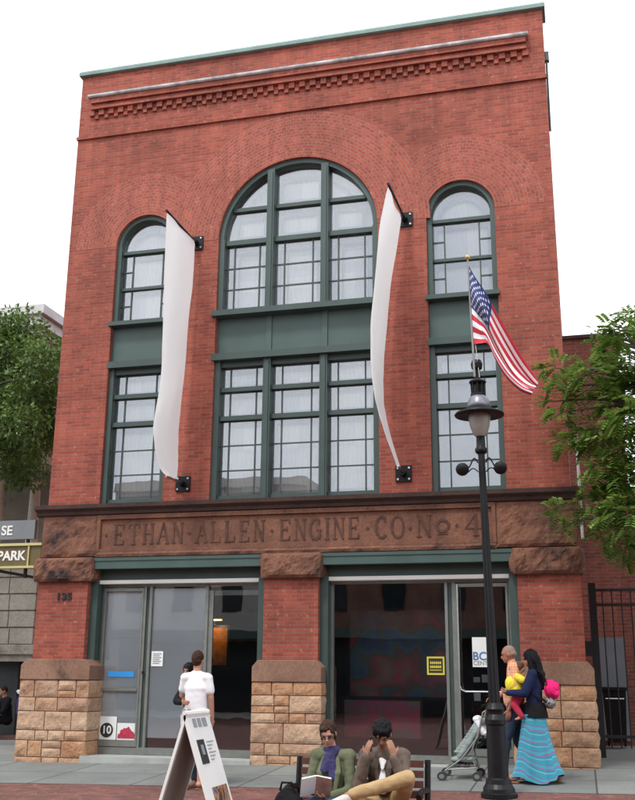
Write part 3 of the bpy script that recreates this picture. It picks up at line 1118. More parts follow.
# ------------------------------------------------------------------ sail banners
MT['sail'] = pm('white_sailcloth', (.90, .90, .89), .8, .01, 2, .05)
def add_translucency(m, col, f):
    nt = m.node_tree
    out, b = nt.nodes['Material Output'], nt.nodes['Principled BSDF']
    tl = nt.nodes.new('ShaderNodeBsdfTranslucent'); tl.inputs[0].default_value = (*col, 1)
    mx = nt.nodes.new('ShaderNodeMixShader'); mx.inputs[0].default_value = f
    nt.links.new(b.outputs[0], mx.inputs[1]); nt.links.new(tl.outputs[0], mx.inputs[2]); nt.links.new(mx.outputs[0], out.inputs[0])
add_translucency(MT['sail'], (.98, .98, .97), .5)
def interp(pts, z):
    for a, b in zip(pts[:-1], pts[1:]):
        if a[2] >= z >= b[2]:
            t = (a[2] - z) / max(1e-6, a[2] - b[2])
            return Vector(a).lerp(Vector(b), t)
    return Vector(pts[0] if z > pts[0][2] else pts[-1])
def smooth_line(pts, n):
    pts = [Vector(p) for p in pts]
    out = []
    for i in range(n + 1):
        u = i / n * (len(pts) - 1)
        k = min(int(u), len(pts) - 2); t = u - k
        p0, p1, p2, p3 = pts[max(k - 1, 0)], pts[k], pts[k + 1], pts[min(k + 2, len(pts) - 1)]
        out.append(.5 * ((2 * p1) + (-p0 + p2) * t + (2 * p0 - 5 * p1 + 4 * p2 - p3) * t * t + (-p0 + 3 * p1 - 3 * p2 + p3) * t ** 3))
    return out
def banner(outl, inl, top, tip, bot, botend, label):
    t = thing('sail_banner', label, 'banner', (bot[0], 0, bot[2]), 'white sail banners on the facade')
    A, B_ = smooth_line(outl, 60), smooth_line(inl, 60)
    # resample by height
    vs, fs = [], []
    nu = 12
    for i in range(61):
        a, b = A[i], B_[i]
        for j in range(nu + 1):
            u = j / nu
            p = a.lerp(b, u)
            s = i / 60
            p.x += -.10 * math.sin(PI * u) * math.sin(PI * s) + .012 * math.sin(9 * u + 5 * s) + .010 * noise.noise(Vector((u * 4, s * 14, outl[0][0])))
            vs.append(p)
    for i in range(60):
        for j in range(nu):
            k = i * (nu + 1) + j
            fs.append((k, k + 1, k + nu + 2, k + nu + 1))
    m = MB(); m.smooth = True
    m.add(vs, fs)
    m.build('cloth', 'sail', t)
    MB().tube([top, tip], .022, 8).build('pole', 'black', t)
    MB().tube([bot, botend], .018, 8).build('pole', 'steel', t)
    for q in (top, bot):
        k = MB(); k.box(q[0] - .13, q[0] + .13, -.03, 0.0, q[2] - .13, q[2] + .13)
        k.tube([(q[0], -.16, q[2]), (q[0], -.02, q[2])], .05, 10)
        k.build('bracket', 'black', t)
        k = MB()
        for dx in (-.09, .09):
            for dz in (-.09, .09):
                k = MB(); k.tube([(q[0] + dx, -.03, q[2] + dz), (q[0] + dx, -.045, q[2] + dz)], .018, 8)
                k.build('bolt', 'steel', t)
banner([(-1.87, -1.35, 8.71), (-1.87, -1.35, 7.82), (-1.87, -1.3, 6.77), (-1.91, -1.19, 5.84), (-2.05, -1.03, 5.19), (-2.06, -.9, 4.81), (-2.01, -.78, 4.5), (-1.91, -.72, 4.37)],
       [(-1.85, -.12, 8.72), (-1.85, -.12, 7.96), (-1.89, -.13, 7.19), (-1.9, -.15, 6.43), (-1.93, -.19, 5.76), (-1.93, -.26, 5.15), (-1.91, -.30, 4.75), (-1.89, -.35, 4.38)],
       (-1.86, 0, 8.74), (-1.87, -1.38, 8.74), (-1.91, 0, 4.36), (-1.91, -.74, 4.355), 'broad white sail banner curving left of the great arched window')
banner([(1.92, -1.55, 8.62), (1.81, -1.55, 8.19), (1.74, -1.54, 7.73), (1.69, -1.51, 7.07), (1.64, -1.45, 6.56), (1.61, -1.27, 5.84), (1.63, -1.1, 5.35), (1.70, -.85, 4.92), (1.82, -.5, 4.43)],
       [(1.88, -.15, 8.74), (1.83, -.15, 8.34), (1.71, -.15, 7.61), (1.64, -.16, 6.89), (1.58, -.18, 6.18), (1.57, -.2, 5.68), (1.60, -.22, 5.3), (1.70, -.26, 4.85), (1.83, -.3, 4.41)],
       (1.93, 0, 8.78), (1.93, -1.60, 8.65), (1.84, 0, 4.38), (1.84, -.55, 4.40), 'narrow white sail banner right of the great arched window, seen almost edge on')

# ------------------------------------------------------------------ street lamp
MT['lampglass'] = pm('frosted_lamp_glass', (.30, .28, .25), .35, .1, 5, 0)
MT['lampcap'] = pm('grey_lamp_hood', (.20, .20, .23), .3, .2, 6, .05, .3)
LX, LY = 3.385, -2.8
LZ = gz(LX, LY)
TILT = (-.016, 0, 0)
lamp = thing('street_lamp', 'tall black cast iron street lamp with a wide brimmed hood and two small floodlights', 'street lamp', (LX, LY, LZ))
def lz(z, dx=0, dy=0): return (LX + TILT[0] * (z - LZ) + dx, LY + dy, z)
m = MB(); m.smooth = False
m.lathe([(.215, 0), (.215, .045), (.19, .06), (.185, .10), (.155, .15), (.148, .20), (.124, .22), (.112, .80), (.124, .82), (.124, .87), (.110, .90), (.095, .93), (.100, .96), (.115, .99), (.100, 1.02), (.082, 1.06)], (LX, LY, LZ), 24, .0, TILT)
m.build('base', 'black', lamp)
m = MB()
m.lathe([(.070, 1.06), (.052, 2.6), (.043, 4.12)], (LX, LY, LZ), 24, .10, TILT)
m.build('pole', 'black', lamp)
m = MB(); m.smooth = True
m.lathe([(.055, 4.12), (.075, 4.14), (.080, 4.18), (.058, 4.21), (.055, 4.34), (.07, 4.37), (.05, 4.40)], (LX, LY, LZ), 20, 0, TILT)
m.build('collar', 'black', lamp)
m = MB(); m.smooth = True
m.lathe([(.04, 4.33), (.085, 4.37), (.125, 4.48), (.145, 4.60), (.14, 4.66)], (LX, LY, LZ), 20, .06, TILT)
m.build('globe', 'lampglass', lamp)
m = MB(); m.smooth = True
m.lathe([(.13, 4.655), (.315, 4.625), (.322, 4.64), (.30, 4.665), (.20, 4.70), (.165, 4.72), (.15, 4.73)], (LX, LY, LZ), 36, 0, TILT)
m.build('brim', 'black', lamp)
m = MB(); m.smooth = True
m.lathe([(.16, 4.72), (.15, 4.78), (.125, 4.85), (.095, 4.89), (.08, 4.90)], (LX, LY, LZ), 28, 0, TILT)
m.build('hood', 'lampcap', lamp)
m = MB(); m.smooth = False
m.lathe([(.10, 4.89), (.10, 4.92), (.08, 4.93)], (LX, LY, LZ), 20, 0, TILT)
m.lathe([(.05, 4.93), (.05, 5.05)], (LX, LY, LZ), 10, 0, TILT)
for k in range(8):
    a = k * PI / 4
    m.tube([lz(LZ + 4.92, .08 * math.cos(a), .08 * math.sin(a)), lz(LZ + 5.07, .085 * math.cos(a), .085 * math.sin(a))], .011, 6)
m.lathe([(.10, 5.06), (.115, 5.08), (.10, 5.10), (.05, 5.11), (.035, 5.14), (.035, 5.24), (.07, 5.27), (.078, 5.33), (.06, 5.38), (.0, 5.40)], (LX, LY, LZ), 16, 0, TILT)
m.build('finial_cage', 'black', lamp)
for sg in (-1, 1):
    m = MB()
    pts = []
    for k in range(13):
        a = PI * k / 12
        pts.append(lz(3.92 + .06 * math.sin(2 * a), sg * (.05 + .17 * k / 12)))
    m.tube(pts, .010, 6)
    m.tube([lz(3.80 + .05 * math.sin(PI * k / 6), sg * (.05 + .13 * k / 6)) for k in range(7)], .008, 6)
    a_ = m.build('arm', 'black', lamp)
    m = MB(); m.smooth = True
    c = Vector(lz(3.85, sg * .24, -.02))
    m.tube([c + Vector((-.02 * sg, .10, .02)), c + Vector((0, .02, 0)), c + Vector((0, -.10, -.03)), c + Vector((0, -.12, -.035))], [.05, .075, .085, .07], 14)
    m.build('floodlight', 'black', a_)

# ------------------------------------------------------------------ flag
for nme, c in (('flagred', (.50, .02, .045)), ('flagwhite', (.80, .78, .78)), ('flagblue', (.028, .045, .16))):
    MT[nme] = pm(nme, c, .75, .06, 3, .03)
fl = thing('flag', 'American flag drooping from a thin pole fixed to the street lamp', 'flag', (3.27, -2.86, 5.1))
MB().tube([(3.275, -2.87, 5.05), (3.235, -2.87, 6.72)], [.016, .011], 8).build('pole', 'alu', fl)
MT['gold'] = pm('gold_finial', (.62, .38, .14), .35, .1, 5, 0, .6)
m = MB(); m.smooth = True
m.ell((3.234, -2.87, 6.745), (.032, .032, .036)); m.build('finial', 'gold', fl)
top = smooth_line([(3.245, -2.87, 6.63), (3.34, -2.90, 6.42), (3.47, -2.88, 6.18), (3.66, -2.84, 5.76), (3.88, -2.80, 5.31), (4.02, -2.82, 5.06), (4.09, -2.84, 4.94)], 150)
botl = smooth_line([(3.275, -2.87, 5.50), (3.38, -2.93, 5.485), (3.47, -2.95, 5.46), (3.56, -2.90, 5.24), (3.68, -2.85, 5.02), (3.84, -2.86, 4.84), (3.99, -2.88, 4.76)], 150)
NU, NV = 200, 117
vs, fs, ms = [], [], []
stars = []
for r_ in range(9):
    for c_ in range(6 if r_ % 2 == 0 else 5):
        stars.append(((c_ * 2 + 1 + (r_ % 2)) / 12 * .4, 1 - (r_ + 1) / 10 * 7 / 13))
for i in range(NU + 1):
    u = i / NU
    fi = u * 150; k = min(149, int(fi)); tt = fi - k
    a, b = top[k].lerp(top[k + 1], tt), botl[k].lerp(botl[k + 1], tt)
    for j in range(NV + 1):
        v = j / NV
        p = b.lerp(a, v)
        amp = min(1, u * 5)
        dirn = (a - b).normalized()
        wv = math.sin(v * 15 + u * 3.5) * .045 * amp + math.sin(v * 7 - u * 4) * .05 * amp
        p.y += wv
        sq = math.sin(v * 15 + u * 3.5 + .8) * .018 * amp
        p += dirn * sq * math.sin(PI * v)
        sag = Vector((-.035, 0, -.03)) * math.sin(PI * v) * math.sin(PI * u)
        p += sag
        vs.append(p)
for i in range(NU):
    for j in range(NV):
        q = i * (NV + 1) + j
        fs.append((q, q + NV + 1, q + NV + 2, q + 1))
        u, v = (i + .5) / NU, (j + .5) / NV
        st = int((1 - v) * 13)
        mi_ = 0 if st % 2 == 0 else 1
        if u < .4 and v > 6 / 13:
            mi_ = 2
            for (su, sv) in stars:
                du, dv = (u - su) * 1.9, (v - sv)
                if du * du + dv * dv < .0195 ** 2 * (1 + .25 * math.cos(5 * math.atan2(dv, du) - PI / 2 * 5)):
                    mi_ = 1
        ms.append(mi_)
m = MB(); m.smooth = True
m.add(vs, fs); m.mi = ms
m.build('cloth', ['flagred', 'flagwhite', 'flagblue'], fl)
MB().tube([(3.30, -2.87, 5.49), (3.335, -2.85, 5.05)], .004, 5).build('halyard', 'white', fl)

# ------------------------------------------------------------------ stone building to the left
MT['lime'] = stone_mat('limestone', (.38, .355, .29), (.54, .51, .43), (.20, .19, .16), 1.2, .6, .5, .02)
MT['limedark'] = stone_mat('sooty_limestone', (.22, .21, .18), (.32, .30, .26), (.07, .07, .07), 1.2, .6, .5, .02)
MT['granite'] = stone_mat('grey_granite', (.045, .055, .055), (.075, .085, .085), (.03, .035, .035), 1.5, .6, .4, .01)
MT['cornicegrey'] = pm('grey_painted_cornice', (.50, .49, .48), .6, .15, 3, .1)
SB = thing('stone_building', 'ornate pale limestone building with a grey cornice behind the left tree', 'building', (-14, 8.4, 0))
m = MB()
m.box(-34, -10.1, 8.5, 24, -.6, 10.7)
m.build('wall', 'lime', SB)
m = MB()
for (o, z0, z1) in ((0.05, 10.35, 10.55), (.18, 10.55, 10.72), (.34, 10.72, 11.02), (.46, 11.02, 11.28)):
    m.box(-34, -10.1 + o, 8.5 - o, 24, z0, z1)
m.build('cornice', 'cornicegrey', SB)
m = MB()
for k in range(34):
    m.box(-10.6 - k * .5, -10.38 - k * .5, 8.26, 8.5, 10.55, 10.719)
for k in range(24):
    m.box(-10.1, -9.86, 8.8 + k * .5, 9.02 + k * .5, 10.55, 10.719)
m.build('modillion_course', 'lime', SB)
m = MB()
m.box(-34, -9.2, 7.6, 8.5, -.6, 1.55)
m.build('granite_base', 'granite', SB)
m = MB(); m.box(-34, -8.50, 7.0, 8.5, 1.72, 1.95); m.box(-34, -8.6, 7.15, 8.5, 1.55, 1.72)
m.box(-34, -8.50, 7.0, 8.5, 4.02, 4.25)
m.build('string_course', 'lime', SB)
m = MB()
rnd = random.Random(9)
z = 1.95
while z < 4.0:
    h = .41
    x = -8.63
    while x > -16:
        w_ = rnd.uniform(.55, .8)
        m.box(x - w_ + .025, x, 7.15, 8.4, z + .02, z + h - .02, 0)
        x -= w_
    z += h
m.build('rusticated_wall', 'lime', SB)
MB().box(-16, -8.66, 7.2, 8.45, 1.95, 4.02).build('wall_core', 'limedark', SB)
# loggia
MT['palestone'] = stone_mat('pale_column_stone', (.55, .52, .46), (.68, .65, .58), (.34, .32, .28), 2, .6, .5, .02)
for x in (-8.92, -9.95, -11.0, -12.0):
    m = MB(); m.smooth = True
    m.lathe([(.19, 0), (.19, .10), (.15, .14), (.145, .2), (.125, 2.0), (.15, 2.03), (.20, 2.12), (.20, 2.25)], (x, 7.2, 4.25), 18, 0)
    m.build('column', 'palestone', SB)
m = MB(); m.box(-34, -8.68, 7.0, 8.5, 6.5, 6.9); m.box(-34, -8.60, 6.92, 8.5, 6.9, 7.0)
m.build('entablature', 'lime', SB)
MB().box(-34, -9.0, 8.2, 8.5, 4.25, 6.5).build('loggia_wall', 'limedark', SB)
def sbwin(x0, x1, z0, z1, y=8.5):
    w_ = MB()
    for q in ((x0 - .12, x0, z0 - .1, z1 + .12), (x1, x1 + .12, z0 - .1, z1 + .12), (x0, x1, z0 - .1, z0), (x0, x1, z1, z1 + .12)):
        w_.box(q[0], q[1], y - .08, y - .001, q[2], q[3])
    w_ = w_.build('window', 'lime', SB)
    MB().box(x0, x1, y - .03, y - .002, z0, z1).build('pane', 'shopdark', w_)
MT['shopdark'] = pm('dark_window_glass', (.02, .025, .03), .08, .2, 1, 0)
for k in range(5):
    for z0, z1 in ((7.5, 9.6),):
        sbwin(-11.9 - k * 2.3, -10.9 - k * 2.3, z0, z1)
# signs
MT['signgrey'] = pm('grey_sign_panel', (.17, .19, .20), .5, .1, 2, 0)
MT['signgold'] = pm('gold_sign_panel', (.13, .10, .035), .45, .15, 2, 0)
MT['signgoldlite'] = pm('gold_sign_trim', (.55, .50, .22), .4, .1, 2, 0)
sg = thing('marquee_sign', 'grey SE board above a gold PARK board, left of the brick firehouse', 'sign', (-6.6, 2, 3.3))
MB().box(-8.2, -5.80, 2.0, 2.10, 3.80, 4.17).build('grey_board', 'signgrey', sg)
b_ = MB(); b_.box(-8.2, -5.60, 1.96, 2.12, 3.27, 3.66); b_.build('gold_board', 'signgold', sg)
m = MB(); m.box(-8.2, -5.58, 1.92, 2.13, 3.66, 3.71); m.box(-8.2, -5.58, 1.92, 2.13, 3.23, 3.27)
m.box(-5.87, -5.84, 1.93, 1.96, 3.27, 3.66)
m.build('gold_trim', 'signgoldlite', sg)
m = MB(); m.box(-5.98, -5.93, 2.03, 2.08, 3.05, 3.80); m.box(-7.9, -7.85, 2.03, 2.08, 3.05, 3.80); m.box(-5.98, -5.93, 2.13, 7.0, 3.40, 3.46); m.box(-7.9, -7.85, 2.13, 7.0, 3.40, 3.46)
m.build('bracket', 'black', sg)
text_mesh('lettering', 'SE', .26, 'white', sg, facing(-6.40, 1.993, 3.965), .004, align='CENTER', bold=.005)
text_mesh('lettering', 'PARK', .25, 'white', sg, facing(-6.235, 1.953, 3.465), .004, align='CENTER', bold=.008)
# low dark bench wall
t = thing('planter_wall', 'low dark stone planter wall at the foot of the limestone building', 'planter', (-10, 6, 0))
MB().box(-13, -8.9, 5.8, 6.3, -.4, .30).build('wall', 'granite', t, bevel=.01)
MB().box(-13, -8.86, 5.76, 6.34, .302, .36).build('coping', 'limedark', t)

# ------------------------------------------------------------------ wing and alley to the right
MT['doorgrey'] = pm('grey_steel_door', (.16, .18, .20), .6, .1, 3, 0)
WG = thing('brick_wing', 'lower red brick building set back at the end of the gated alley', 'building', (5, 5, 0))
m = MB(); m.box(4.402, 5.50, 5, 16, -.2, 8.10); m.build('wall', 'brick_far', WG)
MB().box(4.402, 5.55, 4.94, 16, 8.10, 8.17).build('coping', 'brownstone_dark', WG)
dr = MB().box(4.74, 5.22, 4.93, 4.999, .15, 2.02).build('door', 'doorgrey', WG)
WG2 = thing('brick_building', 'long low dark red brick building behind the right tree', 'building', (9, 6, 0))
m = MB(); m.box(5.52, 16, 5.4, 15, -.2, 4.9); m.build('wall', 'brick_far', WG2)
MB().box(5.52, 16.05, 5.33, 15, 4.9, 5.0).build('coping', 'brownstone_dark', WG2)
for k in range(3):
    x = 6.4 + k * 2
    w_ = MB().box(x - .06, x + 1.06, 5.34, 5.399, 2.6, 4.2).build('window', 'green', WG2)
    MB().box(x, x + 1, 5.32, 5.338, 2.66, 4.14).build('pane', 'shopdark', w_)
# gate
GT = thing('iron_gate', 'tall black iron bar gate closing the alley beside the brick firehouse', 'gate', (4.7, 2, 0))
m = MB(); m.box(4.58, 4.70, 1.95, 2.07, .05, 2.80); m.build('post', 'ironblk', GT)
m = MB(); m.box(6.8, 6.92, 1.95, 2.07, .05, 2.80); m.build('post', 'ironblk', GT)
m = MB()
for z in (.35, 2.42, 2.66): m.box(4.70, 6.8, 1.99, 2.03, z, z + .045)
for k in range(14): m.tube([(4.80 + k * .15, 2.01, .2), (4.80 + k * .15, 2.01, 2.66)], .011, 6)
m.build('gate_leaf', 'ironblk', GT)
MB().box(4.40, 4.58, 1.90, 2.0, 1.62, 1.86).build('hinge_plate', 'ironblk', GT)
# bin in the alley
t = thing('rubbish_bin', 'black wheeled rubbish bin standing behind the iron gate', 'bin', (4.95, 4.2, .1))
m = MB()
vs = [(4.78, 4.0, .18), (5.10, 4.0, .18), (5.14, 3.95, 1.05), (4.74, 3.95, 1.05), (4.78, 4.4, .18), (5.10, 4.4, .18), (5.14, 4.45, 1.05), (4.74, 4.45, 1.05)]
m.add(vs, [(0, 1, 2, 3), (5, 4, 7, 6), (4, 0, 3, 7), (1, 5, 6, 2), (0, 4, 5, 1)])
m.build('body', 'black', t, bevel=.01)
MB().box(4.72, 5.16, 3.90, 4.47, 1.055, 1.12).build('lid', 'black', t, bevel=.012)
for x in (4.78, 5.07):
    m = MB(); m.tube([(x, 4.38, .17), (x + .03, 4.38, .17)], .09, 16); m.build('wheel', 'black', t)
MB().tube([(4.78, 3.90, .92), (5.10, 3.90, .92)], .012, 6).build('handle', 'steel', t)

# ------------------------------------------------------------------ buildings across the street (behind the viewer)
MT['oppbrick'] = brick_mat('opposite_brick', (.24, .10, .07), (.18, .07, .05), (.2, .16, .13))
MT['oppstone'] = pm('opposite_stone', (.38, .36, .33), .85, .15, 1, .1)
xs = [-30, -18, -8, 3, 13, 26, 40]
hs = [9.6, 10.6, 8.6, 10.9, 9.4, 10.8]
for k in range(6):
    x0, x1, h = xs[k] + .02, xs[k + 1] - .02, hs[k]
    names = ['brown brick', 'tall grey stone', 'low red brick', 'middle grey stone', 'plain brick', 'tall stone']
    t = thing('shop_building', '%s shop block across the street, %s' % (names[k], ['far left of the row', 'second from the left', 'third from the left', 'directly opposite the firehouse', 'fifth from the left', 'far right of the row'][k]), 'building', ((x0 + x1) / 2, -30, 0), 'shop blocks across the street')
    MB().box(x0, x1, -42, -30, -.8, h).build('wall', 'oppbrick' if k % 2 == 0 else 'oppstone', t)
    MB().box(x0, x1, -30.0, -29.6, h - .5, h - .05).build('cornice', 'oppstone', t)
    MB().box(x0 + .5, x1 - .5, -30.0, -29.95, -.4, 2.8).build('shop_window', 'shopdark', t)
    MB().box(x0 + .3, x1 - .3, -30.0, -28.9, 2.9, 3.3).build('awning', 'green', t)
    nn = int((x1 - x0) / 2.4)
    for i in range(nn):
        for z in (4.2, 7.2):
            xx = x0 + (x1 - x0) * (i + .5) / nn
            MB().box(xx - .5, xx + .5, -30.0, -29.96, z, z + 1.8).build('window', 'shopdark', t)
# ------------------------------------------------------------------ trees
def leaf_mat(name, c1, c2, c3):
    m, nt, b = new_mat(name)
    v = tcoord(nt)
    f = ramp(nt, tnoise(nt, v, 2.2, 4), .35, .65)
    c = mixc(nt, f, c1, c2)
    w = nt.nodes.new('ShaderNodeTexWhiteNoise')
    sc = nt.nodes.new('ShaderNodeVectorMath'); sc.operation = 'SNAP'
    sc.inputs[1].default_value = (.09, .09, .09)
    nt.links.new(v, sc.inputs[0]); nt.links.new(sc.outputs[0], w.inputs[0])
    c = mixc(nt, ramp(nt, w.outputs['Value'], .55, 1.0), c, c3)
    nt.links.new(c, b.inputs['Base Color'])
    b.inputs['Roughness'].default_value = .5
    # light passing through thin leaves
    out = nt.nodes['Material Output']
    tl = nt.nodes.new('ShaderNodeBsdfTranslucent')
    nt.links.new(c, tl.inputs['Color'])
    mx = nt.nodes.new('ShaderNodeMixShader'); mx.inputs[0].default_value = .35
    nt.links.new(b.outputs[0], mx.inputs[1]); nt.links.new(tl.outputs[0], mx.inputs[2])
    nt.links.new(mx.outputs[0], out.inputs[0])
    return m
MT['leafdark'] = leaf_mat('maple_leaf', (.06, .12, .025), (.10, .18, .04), (.20, .29, .075))
MT['leaflite'] = leaf_mat('locust_leaf', (.09, .17, .030), (.16, .28, .05), (.32, .42, .10))
MT['bark'] = stone_mat('bark', (.06, .045, .035), (.10, .08, .06), (.03, .025, .02), 4, .6, .8, .02)

def leaf(m, p, d, n, L, W_):
    d = d.normalized(); s_ = d.cross(n)
    if s_.length < .01: s_ = d.orthogonal()
    s_.normalize(); n = s_.cross(d)
    pts = [p, p + d * L * .35 + s_ * W_ * .5 + n * L * .03, p + d * L * .75 + s_ * W_ * .35, p + d * L - n * L * .08,
           p + d * L * .75 - s_ * W_ * .35, p + d * L * .35 - s_ * W_ * .5 + n * L * .03]
    m.add(pts, [(0, 1, 2, 3), (0, 3, 4, 5)])
def rv(rnd): 
    while True:
        v = Vector((rnd.uniform(-1, 1), rnd.uniform(-1, 1), rnd.uniform(-1, 1)))
        if .05 < v.length < 1: return v
def tree(name, label, base, trunk, clumps, leafmat, per, L, W_, compound, seed, r0=.16, hub=None):
    rnd = random.Random(seed)
    t = thing(name, label, 'tree', base)
    m = MB(); m.smooth = True
    pts = [Vector(base)] + [Vector(q) for q in trunk]
    sp = smooth_line(pts, 16)
    m.tube(sp, [r0 * (1 - .6 * i / 16) for i in range(17)], 12)
    m.build('trunk', 'bark', t)
    br = MB(); br.smooth = True
    lf = MB()
    for (cx, cy, cz, r) in clumps:
        c = Vector((cx, cy, cz))
        # limb from nearest trunk point below
        best = min(sp[6:], key=lambda q: (q - c).length + (1.2 if q.z > c.z else 0))
        mid = best.lerp(c, .5) + Vector((rnd.uniform(-.2, .2), rnd.uniform(-.2, .2), rnd.uniform(.0, .35)))
        ln = smooth_line([best, mid, c], 8)
        br.tube(ln, [max(.006, .045 * (1 - i / 8.5)) for i in range(9)], 6)
        n = int(per * (r / .3) ** 2)
        for k in range(n):
            d = rv(rnd)
            p = c + Vector((d.x * r * 1.15, d.y * r * 1.15, d.z * r * .85))
            if compound:
                ax = (d.normalized() * .7 + rv(rnd) * .6 + Vector((0, 0, -.25))).normalized()
                up = (Vector((0, 0, 1)) + rv(rnd) * .5).normalized()
                side = ax.cross(up).normalized()
                nl = 5
                for q in range(nl):
                    pp = p + ax * (q / nl * compound) + Vector((0, 0, -.12 * (q / nl) ** 2 * compound * 2))
                    for sg_ in (-1, 1):
                        leaf(lf, pp, side * sg_ + ax * .45, up, L, W_)
            else:
                dd = (d * .6 + rv(rnd) + Vector((0, 0, -.35)))
                leaf(lf, p, dd, (Vector((0, 0, 1)) + rv(rnd) * .8), L * rnd.uniform(.7, 1.2), W_ * rnd.uniform(.7, 1.2))
        br.tube([c, c + rv(rnd) * r * .8], [.006, .003], 5)
        br.tube([c, c + rv(rnd) * r * .8], [.006, .003], 5)
    br.build('branches', 'bark', t)
    lf.build('crown', leafmat, t)
    return t
LC = [(-8.35, 4.21, 9.07, 0.46), (-7.96, 3.85, 8.43, 0.54), (-8.02, 4.67, 8.7, 0.54), (-7.01, 3.74, 8.21, 0.53), (-6.28, 2.87, 7.94, 0.46), (-8.38, 4.49, 8.05, 0.62), (-7.86, 4.22, 7.81, 0.52), (-6.81, 3.21, 7.49, 0.54), (-7.53, 5.16, 8.11, 0.58), (-7.99, 4.1, 7.31, 0.6), (-7.09, 3.36, 6.94, 0.54), (-7.7, 5.09, 7.51, 0.55), (-6.67, 3.9, 7.06, 0.5), (-7.89, 4.12, 6.71, 0.61), (-6.74, 2.81, 6.36, 0.5), (-7.38, 4.77, 6.85, 0.55), (-7.05, 4.58, 6.62, 0.52), (-7.91, 4.04, 6.12, 0.3), (-7.59, 4.15, 6.08, 0.3), (-7.0, 3.82, 6.07, 0.3), (-8.19, 4.89, 5.6, 0.24)]
rnd = random.Random(5)
for k in range(34):
    a = rnd.uniform(0, 2 * PI); rr = rnd.uniform(.8, 2.3)
    LC.append((-10 + rr * math.cos(a) * .9, 4.6 + rr * math.sin(a), rnd.uniform(5.8, 9.4), rnd.uniform(.45, .65)))
tree('street_tree', 'dense dark green street tree in front of the limestone building, left of the brick firehouse', (-10.1, 4.6, gz(-10, 4.6)), [(-10.1, 4.6, 2.2), (-10.0, 4.6, 4.6), (-9.7, 4.5, 6.4), (-9.2, 4.5, 8.6)], LC, 'leafdark', 150, .12, .075, 0, 3, .17)
RC = [(4.29, -0.69, 5.76, 0.2), (4.42, -1.05, 5.39, 0.14), (4.22, -0.93, 5.39, 0.12), (4.54, -0.73, 5.27, 0.2), (4.32, -1.18, 4.95, 0.14), (4.15, -0.94, 5.18, 0.08), (4.33, -1.2, 4.49, 0.14), (4.58, -0.77, 4.77, 0.18), (4.77, -1.38, 5.46, 0.22), (4.98, -0.38, 6.12, 0.18), (4.90, -0.44, 6.40, 0.10), (5.06, -1.66, 6.06, 0.10), (5.2, -1.66, 5.96, 0.22), (5.42, -0.94, 6.38, 0.18), (5.17, -0.39, 6.0, 0.28), (5.33, -1.17, 5.59, 0.3), (5.16, -1.11, 5.1, 0.3), (5.28, -1.66, 4.66, 0.3), (4.75, -1.09, 4.54, 0.24), (4.99, -1.01, 4.55, 0.32), (5.19, -1.37, 4.24, 0.3), (4.85, -1.38, 4.04, 0.26), (5.06, -1.39, 3.82, 0.32), (4.92, -1.29, 3.57, 0.28), (5.1, -1.67, 3.36, 0.32), (4.45, -0.87, 3.72, 0.10), (4.18, -1.09, 3.55, 0.14), (4.31, -0.68, 3.4, 0.12), (4.48, -1.0, 3.42, 0.08), (4.67, -0.69, 3.46, 0.16), (4.97, -0.7, 3.23, 0.26), (5.21, -0.39, 3.12, 0.3), (5.36, -0.52, 5.32, 0.35), (5.27, -0.99, 3.96, 0.35)]
for k in range(26):
    a = rnd.uniform(0, 2 * PI); rr = rnd.uniform(.3, 1.5)
    RC.append((6.9 + rr * math.cos(a), -1.2 + rr * math.sin(a), rnd.uniform(3.2, 6.6), rnd.uniform(.3, .45)))
tree('locust_tree', 'light green feathery tree reaching over the alley gate, right of the brick firehouse', (6.95, -1.3, gz(6.95, -1.3)), [(6.95, -1.3, 1.6), (6.8, -1.25, 2.9), (6.3, -1.15, 4.4), (5.6, -1.1, 5.8)], RC, 'leaflite', 62, .090, .046, .18, 8, .11)
# ------------------------------------------------------------------ figures
MT['skin'] = pm('light_skin', (.46, .24, .17), .55, .08, 10, .05)
MT['skintan'] = pm('tanned_skin', (.36, .17, .11), .55, .08, 10, .05)
MT['skinred'] = pm('ruddy_skin', (.36, .15, .10), .55, .08, 10, .05)
MT['skindark'] = pm('brown_skin', (.30, .15, .095), .55, .08, 10, .05)
MT['hairbrown'] = pm('brown_hair', (.045, .022, .014), .5, .4, 40, .5)
MT['hairblack'] = pm('black_hair', (.008, .007, .008), .4, .4, 40, .5)
MT['hairlight'] = pm('light_brown_hair', (.13, .06, .035), .5, .35, 40, .5)
MT['hairgrey'] = pm('short_grey_hair', (.30, .21, .16), .6, .2, 40, .4)
MT['tee'] = pm('white_cotton', (.80, .80, .82), .85, .04, 5, .1)
MT['orange'] = pm('orange_cotton', (.70, .30, .15), .85, .1, 8, .15)
MT['jeans'] = pm('blue_denim', (.045, .085, .18), .85, .25, 14, .2)
MT['jeansdark'] = pm('dark_denim', (.040, .055, .085), .85, .2, 14, .2)
MT['blackcloth'] = pm('black_cloth', (.012, .012, .014), .85, .2, 8, .1)
MT['navy'] = pm('navy_knit', (.016, .022, .065), .85, .15, 10, .2)
MT['olive'] = pm('olive_jacket', (.13, .14, .085), .85, .2, 7, .25)
MT['purple'] = pm('purple_scarf', (.055, .05, .13), .85, .25, 14, .3)
MT['brownjk'] = pm('brown_jacket', (.125, .095, .078), .85, .18, 7, .25)
MT['khaki'] = pm('khaki_cotton', (.42, .29, .15), .85, .12, 7, .2)
MT['shoe'] = pm('pale_shoe', (.55, .50, .46), .6, .1, 8, .1)
MT['sandal'] = pm('tan_sandal', (.20, .09, .045), .6, .2, 8, .1)
MT['pinkcloth'] = pm('hot_pink_cloth', (.75, .02, .16), .75, .25, 10, .2)
MT['yellowcloth'] = pm('yellow_cloth', (.78, .62, .06), .85, .08, 8, .1)
